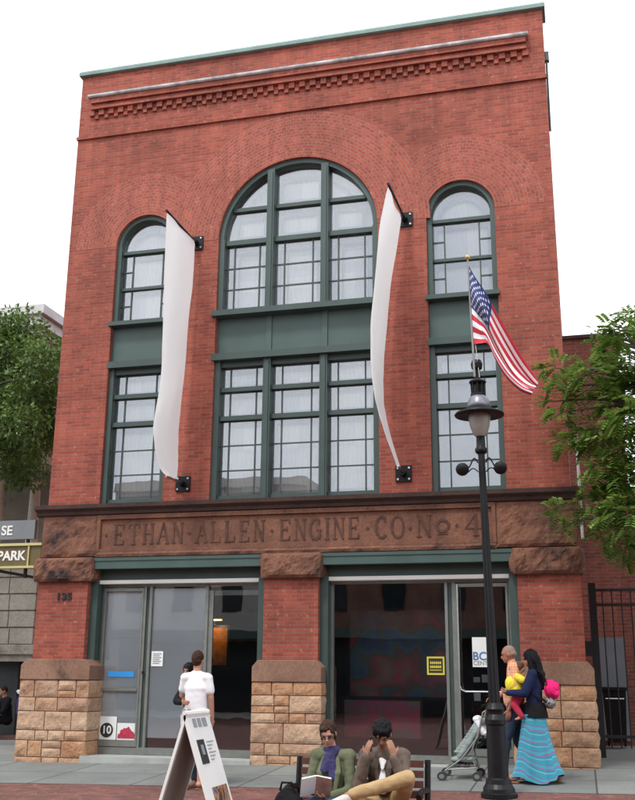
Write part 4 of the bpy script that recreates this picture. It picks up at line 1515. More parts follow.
MT['redcloth'] = pm('red_cloth', (.40, .03, .06), .85, .08, 8, .1)
MT['shorts'] = pm('pale_shorts', (.62, .62, .64), .85, .08, 6, .1)
MT['lens'] = pm('eyeglass_rim', (.02, .02, .02), .3, .1, 5, 0)
MT['eye'] = pm('dark_eye', (.015, .012, .012), .2, .1, 5, 0)
MT['lip'] = pm('lip', (.33, .10, .09), .5, .1, 5, 0)
for k_ in ('hairbrown','hairblack','hairlight','hairgrey','tee','orange','jeans','jeansdark','blackcloth','navy','olive','purple','brownjk','khaki','pinkcloth','yellowcloth','redcloth','shorts'):
    MT[k_].node_tree.nodes['Principled BSDF'].inputs['Specular IOR Level'].default_value = .12
for k_ in ('skin','skintan','skinred','skindark'):
    MT[k_].node_tree.nodes['Principled BSDF'].inputs['Specular IOR Level'].default_value = .3
for k_ in ('jeans', 'jeansdark', 'blackcloth', 'navy', 'olive', 'purple', 'brownjk', 'khaki', 'yellowcloth', 'redcloth', 'shorts', 'orange'):
    nt_ = MT[k_].node_tree
    bump(nt_, nt_.nodes['Principled BSDF'], tnoise(nt_, tcoord(nt_), 14, 4, .5), .45, .02)
def check_mat():
    m = MT['orange']; nt = m.node_tree; b = nt.nodes['Principled BSDF']
    v = tcoord(nt); s = nt.nodes.new('ShaderNodeSeparateXYZ'); nt.links.new(v, s.inputs[0])
    src = b.inputs['Base Color'].links[0].from_socket
    for ax in (0, 2):
        mu = nt.nodes.new('ShaderNodeMath'); mu.operation = 'MULTIPLY'; nt.links.new(s.outputs[ax], mu.inputs[0]); mu.inputs[1].default_value = 28
        fr = nt.nodes.new('ShaderNodeMath'); fr.operation = 'FRACT'; nt.links.new(mu.outputs[0], fr.inputs[0])
        src = mixc(nt, ramp(nt, fr.outputs[0], .70, .74, (0, 0, 0), (.45, .45, .45)), src, (.80, .55, .45))
    nt.links.new(src, b.inputs['Base Color'])
check_mat()
def skirt_mat():
    m, nt, b = new_mat('striped_skirt')
    v = tcoord(nt, 'UV')
    s = nt.nodes.new('ShaderNodeSeparateXYZ'); nt.links.new(v, s.inputs[0])
    n = tnoise(nt, v, 3, 2)
    a = nt.nodes.new('ShaderNodeMath'); a.operation = 'MULTIPLY_ADD'
    nt.links.new(n, a.inputs[0]); a.inputs[1].default_value = .16; nt.links.new(s.outputs[1], a.inputs[2])
    w = nt.nodes.new('ShaderNodeMath'); w.operation = 'MULTIPLY'; nt.links.new(a.outputs[0], w.inputs[0]); w.inputs[1].default_value = 5.5
    fr = nt.nodes.new('ShaderNodeMath'); fr.operation = 'FRACT'; nt.links.new(w.outputs[0], fr.inputs[0])
    r = nt.nodes.new('ShaderNodeValToRGB'); r.color_ramp.interpolation = 'CONSTANT'
    cols = [(0, (.04, .30, .40)), (.3, (.12, .20, .36)), (.42, (.05, .36, .46)), (.62, (.22, .16, .32)), (.76, (.03, .27, .40)), (.9, (.15, .42, .50))]
    while len(r.color_ramp.elements) < len(cols): r.color_ramp.elements.new(.5)
    for e, (p, c) in zip(r.color_ramp.elements, cols): e.position = p; e.color = (*c, 1)
    nt.links.new(fr.outputs[0], r.inputs[0]); nt.links.new(r.outputs[0], b.inputs['Base Color'])
    b.inputs['Roughness'].default_value = .85
    return m
MT['skirt'] = skirt_mat()
def print_mat():
    m, nt, b = new_mat('patterned_bag')
    v = tcoord(nt)
    vo = nt.nodes.new('ShaderNodeTexVoronoi'); vo.inputs['Scale'].default_value = 32
    nt.links.new(v, vo.inputs['Vector'])
    nt.links.new(mixc(nt, ramp(nt, vo.outputs['Distance'], .35, .45), (.02, .02, .022), (.25, .23, .22)), b.inputs['Base Color'])
    return m
MT['print'] = print_mat()

def capsule(m, a, b, ra, rb, n=14, sx=1.0, sy=1.0, ax=None, flat=False):
    a, b = Vector(a), Vector(b)
    t = b - a; L = t.length
    if L < 1e-5: return m.ell(a, (ra, ra, ra))
    t /= L
    u = Vector(ax) if ax else Vector((1, 0, 0))
    u = u - t * u.dot(t)
    if u.length < .1: u = t.orthogonal()
    u.normalize(); w = t.cross(u)
    rings = []
    if flat:
        rings = [(a, ra), (b, rb)]
    else:
        for k in range(1, 5): 
            th = PI / 2 * k / 4
            rings.append((a - t * ra * math.cos(th), ra * math.sin(th)))
        for k in range(0, 4):
            th = PI / 2 * k / 4
            rings.append((b + t * rb * math.sin(th), rb * math.cos(th)))
    vs, fs = [], []
    for c, r in rings:
        for k in range(n):
            g = 2 * PI * k / n
            vs.append(c + u * (r * sx * math.cos(g)) + w * (r * sy * math.sin(g)))
    N = len(rings)
    for i in range(N - 1):
        for k in range(n):
            fs.append((i * n + k, i * n + (k + 1) % n, (i + 1) * n + (k + 1) % n, (i + 1) * n + k))
    fs.append(tuple(range(n - 1, -1, -1))); fs.append(tuple((N - 1) * n + k for k in range(n)))
    return m.add(vs, fs)

def organic(name, prims, mat, parent, T, vox=.009, it=6, wr=0, wrs=9, seed=0, cut=None, **kw):
    """closed primitives fused into one continuous skin"""
    m = MB()
    for p in prims:
        if p[0] == 'c': capsule(m, p[1], p[2], p[3], p[4], *(() if len(p) < 6 else ()), **(p[5] if len(p) > 5 else {}))
        else: m.ell(p[1], p[2], 20, 13, p[3] if len(p) > 3 else None)
    me = bpy.data.meshes.new('tmp'); me.from_pydata(m.v, [], m.f)
    tmp = bpy.data.objects.new('tmp', me); scene.collection.objects.link(tmp)
    md = tmp.modifiers.new('r', 'REMESH'); md.mode = 'VOXEL'; md.voxel_size = vox; md.use_smooth_shade = True
    sm = tmp.modifiers.new('s', 'SMOOTH'); sm.iterations = it; sm.factor = .5
    dg = bpy.context.evaluated_depsgraph_get()
    me2 = bpy.data.meshes.new_from_object(tmp.evaluated_get(dg))
    bpy.data.objects.remove(tmp); bpy.data.meshes.remove(me)
    if wr:
        for v, nn in [(v, v.normal.copy()) for v in me2.vertices]:
            q = v.co * wrs + Vector((seed, seed, 0))
            f = noise.noise(Vector((q.x, q.y, q.z * .6))) + .5 * noise.noise(q * 2.3)
            v.co += nn * (f * wr)
    if cut:
        bm = bmesh.new(); bm.from_mesh(me2)
        for (co, no) in cut:
            bmesh.ops.bisect_plane(bm, geom=bm.verts[:] + bm.edges[:] + bm.faces[:], plane_co=co, plane_no=no, clear_outer=True)
            bmesh.ops.holes_fill(bm, edges=[e for e in bm.edges if e.is_boundary])
        bm.to_mesh(me2); bm.free()
    me2.transform(T)
    me2.name = name
    me2.materials.clear(); me2.materials.append(MT[mat])
    for p in me2.polygons: p.use_smooth = True
    me2.update()
    return link(name, me2, parent, **kw)

V3 = Vector
def hand(prims, wr, d, palm, side, curl=.5, s=1.0):
    """wr wrist, d finger direction, palm normal, side = +1 when thumb lies along palm x d"""
    d = V3(d).normalized(); palm = (V3(palm) - d * V3(palm).dot(d)).normalized(); th = d.cross(palm).normalized() * side
    wr = V3(wr)
    for k, o in enumerate((-.027, -.009, .009, .027)):
        base = wr + d * .015 * s + th * o * .6 * s
        kn = wr + d * .085 * s + th * o * s
        prims.append(('c', base, kn, .013 * s, .0115 * s))
        L = (.058, .072, .078, .07)[k] * s
        d1 = (d * math.cos(curl) + palm * math.sin(curl)); d2 = (d * math.cos(curl * 2) + palm * math.sin(curl * 2))
        p1 = kn + d1 * L * .5; p2 = p1 + d2 * L * .5
        prims.append(('c', kn, p1, .0105 * s, .0095 * s)); prims.append(('c', p1, p2, .0095 * s, .008 * s))
    b = wr + d * .025 * s + th * .02 * s
    p1 = b + (d * .6 + th * .8).normalized() * .045 * s
    p2 = p1 + (d * .85 + th * .35 + palm * .3).normalized() * .035 * s
    prims.append(('c', b, p1, .014 * s, .0115 * s)); prims.append(('c', p1, p2, .0115 * s, .009 * s))

def body_prims(J, s=1.0, female=False, headrot=None, hands=True):
    P = []
    hc = V3(J['head']); nk = V3(J['neck']); ch = V3(J['chest']); pv = V3(J['pelvis'])
    Q = (headrot or Euler((0, 0, 0))).to_matrix()
    H = lambda x, y, z: hc + Q @ V3((x, y, z)) * s
    rot = headrot or Euler((0, 0, 0))
    P += [('e', H(0, -.008, .012), (.074 * s, .093 * s, .100 * s), rot), ('e', H(0, .022, -.045), (.056 * s, .066 * s, .066 * s), rot),
          ('c', H(0, .078, .0), H(0, .098, -.032), .010 * s, .015 * s),          # nose
          ('e', H(0, .062, -.092), (.026 * s, .022 * s, .018 * s), rot),         # chin
          ('e', H(0, .083, -.058), (.026 * s, .012 * s, .009 * s), rot),         # lips
          ('e', H(0, .076, .022), (.052 * s, .016 * s, .010 * s), rot),          # brow
          ('e', H(.077, -.005, -.015), (.010 * s, .018 * s, .030 * s), rot), ('e', H(-.077, -.005, -.015), (.010 * s, .018 * s, .030 * s), rot)]
    P += [('c', nk - V3((0, .0, .03)) * s, H(0, -.012, -.06), .056 * s, .052 * s)]
    up = (nk - ch).normalized()
    P += [('c', pv, ch, .125 * s, .125 * s, dict(sx=1.12, sy=.80)), ('c', ch, ch + (nk - ch) * .62, .135 * s, .10 * s, dict(sx=1.12, sy=.78))]
    P += [('c', J['hipL'], J['hipR'], .095 * s, .095 * s)]
    for S_ in 'LR':
        sh, el, wr = V3(J['sh' + S_]), V3(J['el' + S_]), V3(J['wr' + S_])
        P += [('c', nk - V3((0, 0, .05)) * s, sh, .05 * s, .052 * s), ('c', sh, el, .050 * s, .040 * s), ('c', el, wr, .040 * s, .027 * s)]
        hip, kn, an = V3(J['hip' + S_]), V3(J['kn' + S_]), V3(J['an' + S_])
        P += [('c', hip, kn, .086 * s, .054 * s), ('c', kn, an, .052 * s, .036 * s)]
        cm = kn.lerp(an, .3); back = V3((0, -.018, 0)) * s
        P += [('c', cm + back, kn.lerp(an, .5) + back * .7, .05 * s, .04 * s)]
        toe = V3(J['toe' + S_])
        P += [('c', an - (toe - an).normalized() * .03 * s - V3((0, 0, .035)) * s, toe, .034 * s, .026 * s, dict(sx=1.15, sy=.9)), ('c', an, an.lerp(toe, .6), .036 * s, .028 * s)]
        if hands and ('hd' + S_) in J:
            hd = J['hd' + S_]; hand(P, wr, hd[0], hd[1], hd[2], hd[3] if len(hd) > 3 else .5, s)
        else:
            P += [('c', wr, wr + (wr - el).normalized() * .08 * s, .028 * s, .025 * s)]
    return P, H, rot
def top_prims(J, s, d, hem=None, hr=None):
    nk, ch, pv = V3(J['neck']), V3(J['chest']), V3(J['pelvis'])
    P = [('c', pv, ch, .125 * s + d, .125 * s + d, dict(sx=1.12, sy=.83)), ('c', ch, ch + (nk - ch) * .62, .135 * s + d, .10 * s + d * .8, dict(sx=1.12, sy=.81))]
    for S_ in 'LR':
        P.append(('c', nk - V3((0, 0, .05)) * s, V3(J['sh' + S_]), .05 * s + d * .8, .052 * s + d))
    if hem is not None:
        P.append(('c', (0, 0, hem), ch, (hr or .15), .113 * s + d, dict(sx=1.12, sy=.86, flat=True)))
    return P
def stand(h=1.0):
    J = dict(head=(0, .02, 1.635), neck=(0, -.005, 1.475), chest=(0, -.005, 1.26), pelvis=(0, 0, .98), hipL=(-.085, 0, .93), hipR=(.085, 0, .93))
    for S_, g in (('L', -1), ('R', 1)):
        J['sh' + S_] = (g * .175, -.01, 1.425); J['el' + S_] = (g * .235, -.03, 1.14); J['wr' + S_] = (g * .235, .04, .89)
        J['kn' + S_] = (g * .09, .02, .50); J['an' + S_] = (g * .095, -.01, .085); J['toe' + S_] = (g * .11, .15, .03)
        J['hd' + S_] = ((0, .12, -1), (-g, .2, 0), 1 if g > 0 else -1, .35)
    return J
def eyes(t, H, s, T, rot):
    for g in (-1, 1):
        m = MB(); m.smooth = True
        m.ell(H(g * .030, .080, -.003), (.014 * s, .010 * s, .007 * s), 10, 7, rot)
        m.v = [tuple(T @ V3(v)) for v in m.v]; m.build('eye', 'eye', t)
def placeT(x, y, z, rz, sc=1.0):
    return Matrix.Translation((x, y, z)) @ Matrix.Rotation(rz, 4, 'Z') @ Matrix.Scale(sc, 4)
def tbuild(m, name, mat, t, T, **kw):
    m.v = [tuple(T @ V3(v)) for v in m.v]
    return m.build(name, mat, t, **kw)
def sleeve(sh, el, f, r0, r1):
    sh, el = V3(sh), V3(el)
    return ('c', sh, sh.lerp(el, f), r0, r1)

# --- man in white T-shirt seen from behind
X, Y = -.52, -2.62
T = placeT(X, Y, gz(X, Y), R(4), .985)
t = thing('person', 'man seen from behind in a white T-shirt and pale shorts beside the folding board', 'person', (X, Y, gz(X, Y)))
J = stand()
J['head'] = (-.005, .03, 1.63)
J['shL'] = (-.160, -.01, 1.395); J['shR'] = (.160, -.01, 1.395)
J['elL'] = (-.215, .05, 1.15); J['wrL'] = (-.15, .22, 1.02); J['hdL'] = ((.6, .7, .1), (.5, -.4, 0), -1, .4)
J['elR'] = (.205, .0, 1.14); J['wrR'] = (.215, .06, .88)
J['anL'] = (-.09, -.06, .085); J['toeL'] = (-.15, .10, .03); J['anR'] = (.09, .0, .085); J['toeR'] = (.13, .16, .03)
P, H, rot = body_prims(J)
organic('body', P, 'skin', t, T)
eyes(t, H, 1, T, rot)
organic('hair', [('e', H(0, -.016, .028), (.082, .099, .097)), ('e', H(0, -.055, -.02), (.068, .055, .062))], 'hairbrown', t, T, .006, 1, .007, 45)
organic('t_shirt', top_prims(J, 1, .013, .86, .142) + [('c', J['shL'], V3(J['shL']).lerp(V3(J['elL']), .62), .060, .063, dict(flat=False)), ('c', J['shR'], V3(J['shR']).lerp(V3(J['elR']), .66), .060, .063)],
    'tee', t, T, .009, 16, .005, 8, 3)
organic('shorts', [('c', (-.06, 0, .94), (.06, 0, .94), .125, .125), ('c', (-.09, 0, .92), (-.095, .01, .50), .115, .098, dict(flat=True)), ('c', (.09, 0, .92), (.095, .01, .50), .115, .098, dict(flat=True))],
    'shorts', t, T, .010, 2, .008, 8, 5)
for g, toe, an in ((-1, J['toeL'], J['anL']), (1, J['toeR'], J['anR'])):
    a_ = V3(an); b_ = V3(toe)
    organic('flip_flop', [('c', V3((a_.x - g * 0, a_.y - .03, .006)), V3((b_.x, b_.y + .01, .006)), .05, .05, dict(sx=1, sy=.2, ax=(1, 0, 0)))], 'sandal', t, T, .007, 1)
# --- companion in black holding him
X2, Y2 = -.65, -2.40
T = placeT(X2, Y2, gz(X2, Y2), R(168), .90)
t = thing('person', 'person in black hugging the man in the white T-shirt, one sleeve round his waist', 'person', (X2, Y2, gz(X2, Y2)))
J = stand()
J['head'] = (.06, .06, 1.62)
J['shR'] = (.14, 0, 1.41); J['elR'] = (.10, .275, 1.19); J['wrR'] = (-.075, .445, 1.175); J['hdR'] = ((-1, .05, 0), (0, -1, 0), 1, .15)
J['elL'] = (-.22, .18, 1.2); J['wrL'] = (-.2, .27, 1.0); J['hdL'] = ((-.1, .6, .3), (.5, 0, 0), -1, .4)
P, H, rot = body_prims(J, .97)
organic('body', P, 'skintan', t, T)
eyes(t, H, 1, T, rot)
organic('hair', [('e', H(0, -.02, .03), (.092, .105, .10)), ('e', H(0, -.07, -.05), (.085, .06, .11))], 'hairblack', t, T, .009, 2, .005, 40)
organic('black_top', top_prims(J, .97, .015) + [
    ('c', J['shL'], J['elL'], .064, .055), ('c', J['elL'], J['wrL'], .054, .038), ('c', J['shR'], J['elR'], .064, .058), ('c', J['elR'], J['wrR'], .056, .040)], 'blackcloth', t, T, .010, 3, .006)
organic('trousers', [('c', (-.08, 0, .92), (.08, 0, .92), .12, .12), ('c', (-.09, 0, .92), (-.095, .0, .12), .105, .065), ('c', (.09, 0, .92), (.095, .0, .12), .105, .065)], 'jeansdark', t, T, .011, 3, .006)

# --- man in orange shirt walking to the left
X, Y = 3.53, -1.40
T = placeT(X, Y, gz(X, Y), R(92), 1.0)
t = thing('person', 'balding man in an orange polo shirt and dark jeans walking left behind the lamp post', 'person', (X, Y, gz(X, Y)))
J = stand()
J['head'] = (0, .07, 1.60); J['neck'] = (0, .02, 1.46)
J['elR'] = (.22, .06, 1.16); J['wrR'] = (.17, .27, 1.02); J['hdR'] = ((0, 1, .1), (0, 0, -1), 1, .7)
J['elL'] = (-.225, -.02, 1.14); J['wrL'] = (-.22, .08, .90)
J['knL'] = (-.09, .16, .52); J['anL'] = (-.09, .20, .10); J['toeL'] = (-.10, .37, .06)
J['knR'] = (.09, -.02, .50); J['anR'] = (.09, -.20, .13); J['toeR'] = (.10, -.04, .03)
hr = Euler((R(-10), 0, 0))
P, H, rot = body_prims(J, 1.0, headrot=hr)
organic('body', P, 'skinred', t, T)
eyes(t, H, 1, T, rot)
organic('hair', [('e', H(0, -.045, -.005), (.078, .066, .052), rot), ('e', H(.0, -.02, .03), (.0765, .082, .083), rot)], 'hairgrey', t, T, .007, 1, .002, 50)
organic('polo_shirt', top_prims(J, 1, .016, .87, .152) + [('e', (0, .045, 1.04), (.140, .120, .17)), ('c', J['shL'], V3(J['shL']).lerp(V3(J['elL']), .80), .064, .072), ('c', J['shR'], V3(J['shR']).lerp(V3(J['elR']), .80), .064, .072),
    ('c', (0, .02, 1.44), (0, .03, 1.50), .066, .062)],
    'orange', t, T, .010, 3, .010, 7, 9)
organic('jeans', [('c', (-.06, 0, .92), (.06, 0, .92), .125, .12), ('c', (-.09, 0, .92), J['knL'], .112, .082), ('c', J['knL'], V3(J['anL']) + V3((0, 0, .0)), .082, .066), ('c', (.09, 0, .92), J['knR'], .112, .082), ('c', J['knR'], V3(J['anR']), .082, .066)],
    'jeansdark', t, T, .011, 3, .007, 8, 2)
for toe, an in ((J['toeL'], J['anL']), (J['toeR'], J['anR'])):
    a_ = V3(an); b_ = V3(toe)
    organic('sandal', [('c', a_ - V3((0, .03, .075)), b_ - V3((0, -.02, .012)), .042, .040, dict(sx=1, sy=.45, ax=(1, 0, 0))), ('c', a_.lerp(b_, .5) + V3((-.04, 0, 0)), a_.lerp(b_, .5) + V3((.04, 0, 0)), .014, .014)], 'sandal', t, T, .007, 1)

# --- woman with long skirt carrying a child
X, Y = 3.78, -1.62
zG = gz(X, Y)
T = placeT(X, Y, zG, R(88), .955)
t = thing('person', 'woman with long black hair, navy cardigan and long turquoise striped skirt carrying a child', 'person', (X, Y, zG))
J = stand()
J['head'] = (0, .03, 1.62); J['neck'] = (0, -.01, 1.47)
J['shR'] = (.165, -.01, 1.415); J['shL'] = (-.165, -.01, 1.415)
J['elL'] = (-.22, .10, 1.16); J['wrL'] = (-.12, .33, 1.16); J['hdL'] = ((.6, .8, 0), (.3, -.3, .8), -1, .5)
J['elR'] = (.22, .09, 1.15); J['wrR'] = (.13, .33, 1.18); J['hdR'] = ((-.6, .8, 0), (-.3, -.3, .8), 1, .5)
J['knL'] = (-.08, .14, .50); J['anL'] = (-.08, .30, .09); J['toeL'] = (-.09, .46, .04)
J['knR'] = (.08, -.10, .50); J['anR'] = (.08, -.26, .10); J['toeR'] = (.09, -.11, .03)
hr = Euler((R(-8), 0, 0))
P, H, rot = body_prims(J, .96, headrot=hr)
organic('body', P, 'skintan', t, T)
eyes(t, H, .96, T, rot)
organic('hair', [('e', H(0, -.02, .028), (.090, .105, .098), rot), ('c', H(0, -.06, -.02), (0, -.10, 1.36), .092, .075, dict(sx=1.1, sy=.9)), ('c', (0, -.10, 1.40), (0, -.11, 1.24), .085, .045, dict(sx=1.2, sy=.8)),
    ('c', H(.06, 0, .0), (.09, .0, 1.40), .04, .035), ('c', H(-.06, 0, .0), (-.09, .0, 1.40), .04, .035)], 'hairblack', t, T, .009, 2, .006, 30)
organic('cardigan', top_prims(J, .96, .014) + [('c', J['shL'], J['elL'], .066, .060), ('c', J['elL'], J['wrL'], .060, .044), ('c', J['shR'], J['elR'], .066, .060), ('c', J['elR'], J['wrR'], .060, .044)],
    'navy', t, T, .010, 3, .008, 8, 4)
organic('black_top', [('c', (0, -.01, .84), (0, -.01, 1.04), .190, .150, dict(sx=1.12, sy=.92, flat=True))], 'blackcloth', t, T, .010, 2, .002)
m = MB(); m.smooth = True
NR, NK = 30, 72
vs, uv, fs = [], [], []
for i in range(NR + 1):
    q = i / NR
    z = .885 + (.05 - .885) * q
    fy = .150 + q * .115 + q * q * .07        # fore-aft half length
    fx = .190 + .03 * q
    for k in range(NK):
        a = 2 * PI * k / NK
        fold = 1 + (.15 + .85 * q) * (.065 * math.sin(a * 9 + q * 2) + .05 * math.sin(a * 5 + 1 - q * 3) + .03 * math.sin(a * 17 + q * 4))
        hem = .035 * math.sin(a * 3 + 1) * q
        yc = .01 - .01 * q
        vs.append((fx * math.cos(a) * fold, yc + fy * math.sin(a) * fold, z + hem + (.05 * q if math.sin(a) < -.8 else 0)))
        uv.append((k / NK, q + .10 * math.sin(a) * q))
for i in range(NR):
    for k in range(NK):
        k2 = (k + 1) % NK
        fs.append((i * NK + k, (i + 1) * NK + k, (i + 1) * NK + k2, i * NK + k2))
m.add(vs, fs, uv)
tbuild(m, 'skirt', 'skirt', t, T)
for toe, an in ((J['toeL'], J['anL']), (J['toeR'], J['anR'])):
    a_ = V3(an); b_ = V3(toe)
    organic('sandal', [('c', a_ - V3((0, .03, .08)), b_ - V3((0, -.02, .015)), .042, .040, dict(sx=1, sy=.4, ax=(1, 0, 0))), ('c', a_.lerp(b_, .5) + V3((-.04, 0, .01)), a_.lerp(b_, .5) + V3((.04, 0, .01)), .012, .012), ('c', a_ + V3((-.03, 0, .0)), a_ + V3((.03, 0, 0)), .014, .014)], 'sandal', t, T, .007, 1)
# backpack on her back
Tb = T
b = thing('backpack', 'small hot pink and black patterned backpack on the back of the long skirted woman', 'backpack', tuple(T @ V3((0, -.25, 1.1))))
organic('pouch', [('e', (0, -.24, 1.20), (.13, .10, .11)), ('e', (.03, -.28, 1.24), (.08, .07, .07)), ('e', (-.04, -.29, 1.15), (.07, .06, .06)), ('e', (.02, -.22, 1.30), (.07, .06, .04))], 'pinkcloth', b, T, .009, 1, .016, 22, 6)
organic('lower_pouch', [('e', (0, -.21, 1.04), (.12, .085, .085))], 'print', b, T, .009, 2, .006, 14, 2)
for g in (-1, 1):
    m = MB(); m.tube([(g * .10, -.17, 1.05), (g * .15, -.10, 1.08), (g * .14, .10, 1.2), (g * .13, .09, 1.35), (g * .12, -.02, 1.49), (g * .10, -.12, 1.42), (g * .09, -.18, 1.30)], .011, 6)
    tbuild(m, 'strap', 'blackcloth', b, T)
# child
Xc, Yc = 3.78, -1.62
c = thing('person', 'small brown haired child in a yellow top carried against the woman\'s chest', 'person', tuple(T @ V3((.04, .24, 1.0))))
J = dict(head=(.04, .165, 1.50), neck=(.04, .20, 1.40), chest=(.04, .22, 1.30), pelvis=(.04, .22, 1.10), hipL=(-.02, .22, 1.08), hipR=(.10, .22, 1.08),
    shL=(-.06, .20, 1.37), shR=(.14, .21, 1.37), elL=(-.13, .12, 1.33), elR=(.19, .12, 1.32), wrL=(-.12, .02, 1.40), wrR=(.17, .02, 1.38),
    knL=(-.10, .26, 1.00), knR=(.20, .27, .98), anL=(-.16, .16, .86), anR=(.235, .20, .82), toeL=(-.17, .24, .82), toeR=(.25, .30, .79))
hr = Euler((R(10), 0, R(160)))
P, H, rot = body_prims(J, .62, headrot=hr, hands=True)
P = [p for p in P]
organic('body', P, 'skin', c, T, .008)
eyes(c, H, .62, T, rot)
organic('hair', [('e', H(0, -.02, .02), (.062, .070, .066), rot), ('e', H(0, -.06, -.03), (.05, .04, .05), rot)], 'hairlight', c, T, .007, 2, .004, 40)
organic('yellow_top', [('c', (.04, .22, 1.16), (.04, .21, 1.33), .115, .10, dict(sx=1.1)), ('c', (-.06, .20, 1.37), (-.12, .13, 1.33), .052, .050), ('c', (.14, .21, 1.37), (.19, .13, 1.32), .055, .05), ('e', (.06, .27, 1.27), (.135, .12, .13))], 'yellowcloth', c, T, .009, 2, .008, 10, 1)
organic('red_trousers', [('c', (-.02, .22, 1.08), (.10, .22, 1.08), .085, .085), ('c', (.10, .22, 1.08), J['knR'], .07, .055), ('c', J['knR'], J['anR'], .052, .038), ('c', (-.02, .22, 1.08), J['knL'], .07, .055), ('c', J['knL'], J['anL'], .052, .038)], 'redcloth', c, T, .009, 2, .004)

# --- stroller
st = thing('stroller', 'folding umbrella stroller with a grey green seat and a silver frame beside the lamp post', 'stroller', (2.8, -1.25, gz(2.8, -1.25)))
MT['strollercloth'] = pm('grey_green_cloth', (.24, .28, .27), .85, .2, 8, .2)
MT['rubber'] = pm('dark_rubber', (.03, .03, .032), .8, .1, 8, .1)
gs = gz(2.8, -1.25)
for sy in (-1.47, -1.06):
    m = MB()
    y = sy
    m.tube([(2.58, y, gs + .13), (2.80, y, gs + .30), (3.02, y, gs + .62), (3.10, y, gs + .98), (3.17, y, gs + 1.03)], .012, 8)
    m.tube([(2.99, y, gs + .12), (2.93, y, gs + .40), (3.06, y, gs + .78)], .011, 8)
    m.tube([(2.58, y, gs + .14), (2.99, y, gs + .18)], .010, 8)
    m.build('frame_side', 'alu', st)
    m = MB(); m.tube([(3.15, y, gs + 1.02), (3.24, y, gs + 1.05)], .018, 8); m.build('grip', 'rubber', st)
m = MB()
m.tube([(2.99, -1.47, gs + .18), (2.99, -1.06, gs + .18)], .010, 8); m.tube([(2.60, -1.47, gs + .17), (2.60, -1.06, gs + .17)], .010, 8)
m.tube([(2.62, -1.45, gs + .17), (2.98, -1.08, gs + .19)], .009, 6); m.tube([(2.62, -1.08, gs + .17), (2.98, -1.45, gs + .19)], .009, 6)
m.build('cross_brace', 'alu', st)
for x in (2.54, 3.0):
    for y in (-1.49, -1.04):
        for o in (-.035, .035):
            m = MB(); m.tube([(x, y + o - .012, gz(x, y) + .065), (x, y + o + .012, gz(x, y) + .065)], .063, 18)
            w_ = m.build('wheel', 'rubber', st)
            m = MB(); m.tube([(x, y + o - .014, gz(x, y) + .065), (x, y + o + .014, gz(x, y) + .065)], .034, 14); m.build('hub', 'alu', w_)
organic('seat', [('c', (2.78, -1.42, gs + .33), (2.78, -1.11, gs + .33), .035, .035), ('c', (2.93, -1.42, gs + .30), (2.93, -1.11, gs + .30), .035, .035), ('c', (2.68, -1.40, gs + .27), (2.68, -1.13, gs + .27), .03, .03)] +
    [('c', (2.78 + .30 * k / 7, -1.42, gs + .34 + .50 * k / 7), (2.78 + .30 * k / 7, -1.11, gs + .34 + .50 * k / 7), .045, .045) for k in range(8)] + [('c', (2.78 + .30 * (k + .5) / 7, -1.42, gs + .34 + .50 * (k + .5) / 7), (2.78 + .30 * (k + .5) / 7, -1.11, gs + .34 + .50 * (k + .5) / 7), .045, .045) for k in range(7)] +
    [('c', (2.68 + .26 * k / 7, -1.41, gs + .28 + .02 * k / 7), (2.68 + .26 * k / 7, -1.12, gs + .28 + .02 * k / 7), .035, .035) for k in range(8)] +
    [('c', (2.80 + .26 * k / 5, y_, gs + .40 + .42 * k / 5), (2.72 + .27 * k / 5, y_, gs + .40 + .42 * k / 5), .025, .025) for k in range(6) for y_ in (-1.43, -1.10)] + [('c', (2.80 + .26 * (k + .5) / 5, y_, gs + .40 + .42 * (k + .5) / 5), (2.72 + .27 * (k + .5) / 5, y_, gs + .40 + .42 * (k + .5) / 5), .025, .025) for k in range(5) for y_ in (-1.43, -1.10)],
    'strollercloth', st, Matrix.Identity(4), .010, 16, .010, 10, 1)
organic('basket', [('c', (2.70, -1.27, gs + .20), (2.95, -1.27, gs + .20), .05, .05, dict(sx=2.6, sy=.8, ax=(0, 1, 0)))], 'print', st, Matrix.Identity(4), .010, 2, .006, 12, 1)
organic('hood_cloth', [('c', (3.00 + .012 * k, -1.42, gs + .88 - .025 * k), (3.00 + .012 * k, -1.11, gs + .88 - .025 * k), .045, .045) for k in range(9)], 'tee', st, Matrix.Identity(4), .009, 8, .01, 14, 3)

st.scale = (1, 1, .87)
# --- bench
BX0, BX1, BY = 2.03, 3.13, -6.78
gb = gz(2.55, -7)
MT['benchwood'] = pm('red_brown_bench_wood', (.10, .035, .025), .55, .25, 9, .2)
bn = thing('park_bench', 'slatted red brown park bench with black iron ends at the bottom of the view', 'bench', (2.55, -7, gb))
for k in range(5):
    z = gb + .50 + k * .078; y = BY - .05 + .09 - (.40 - k * .078) * .18
    MB().box(BX0 + .03, BX1 - .03, y - .012, y + .012, z, z + .055).build('back_slat', 'benchwood', bn)
for k in range(5):
    y = BY - .08 - k * .085
    MB().box(BX0 + .03, BX1 - .03, y - .033, y + .033, gb + .425, gb + .45).build('seat_slat', 'benchwood', bn)
for x in (BX0, BX1):
    m = MB()
    m.tube([(x, BY - .44, gb), (x, BY - .42, gb + .43), (x, BY - .40, gb + .62)], .022, 8)
    m.tube([(x, BY + .06, gb), (x, BY - .01, gb + .43), (x, BY + .06, gb + .87)], .026, 8)
    m.tube([(x, BY - .44, gb + .41), (x, BY, gb + .41)], .022, 8)
    m.tube([(x, BY - .45, gb + .63), (x, BY - .30, gb + .66), (x, BY + .03, gb + .64)], .024, 8)
    m.tube([(x, BY - .42, gb + .05), (x, BY - .2, gb + .22), (x, BY + .04, gb + .05)], .016, 8)
    m.build('end_frame', 'black', bn)

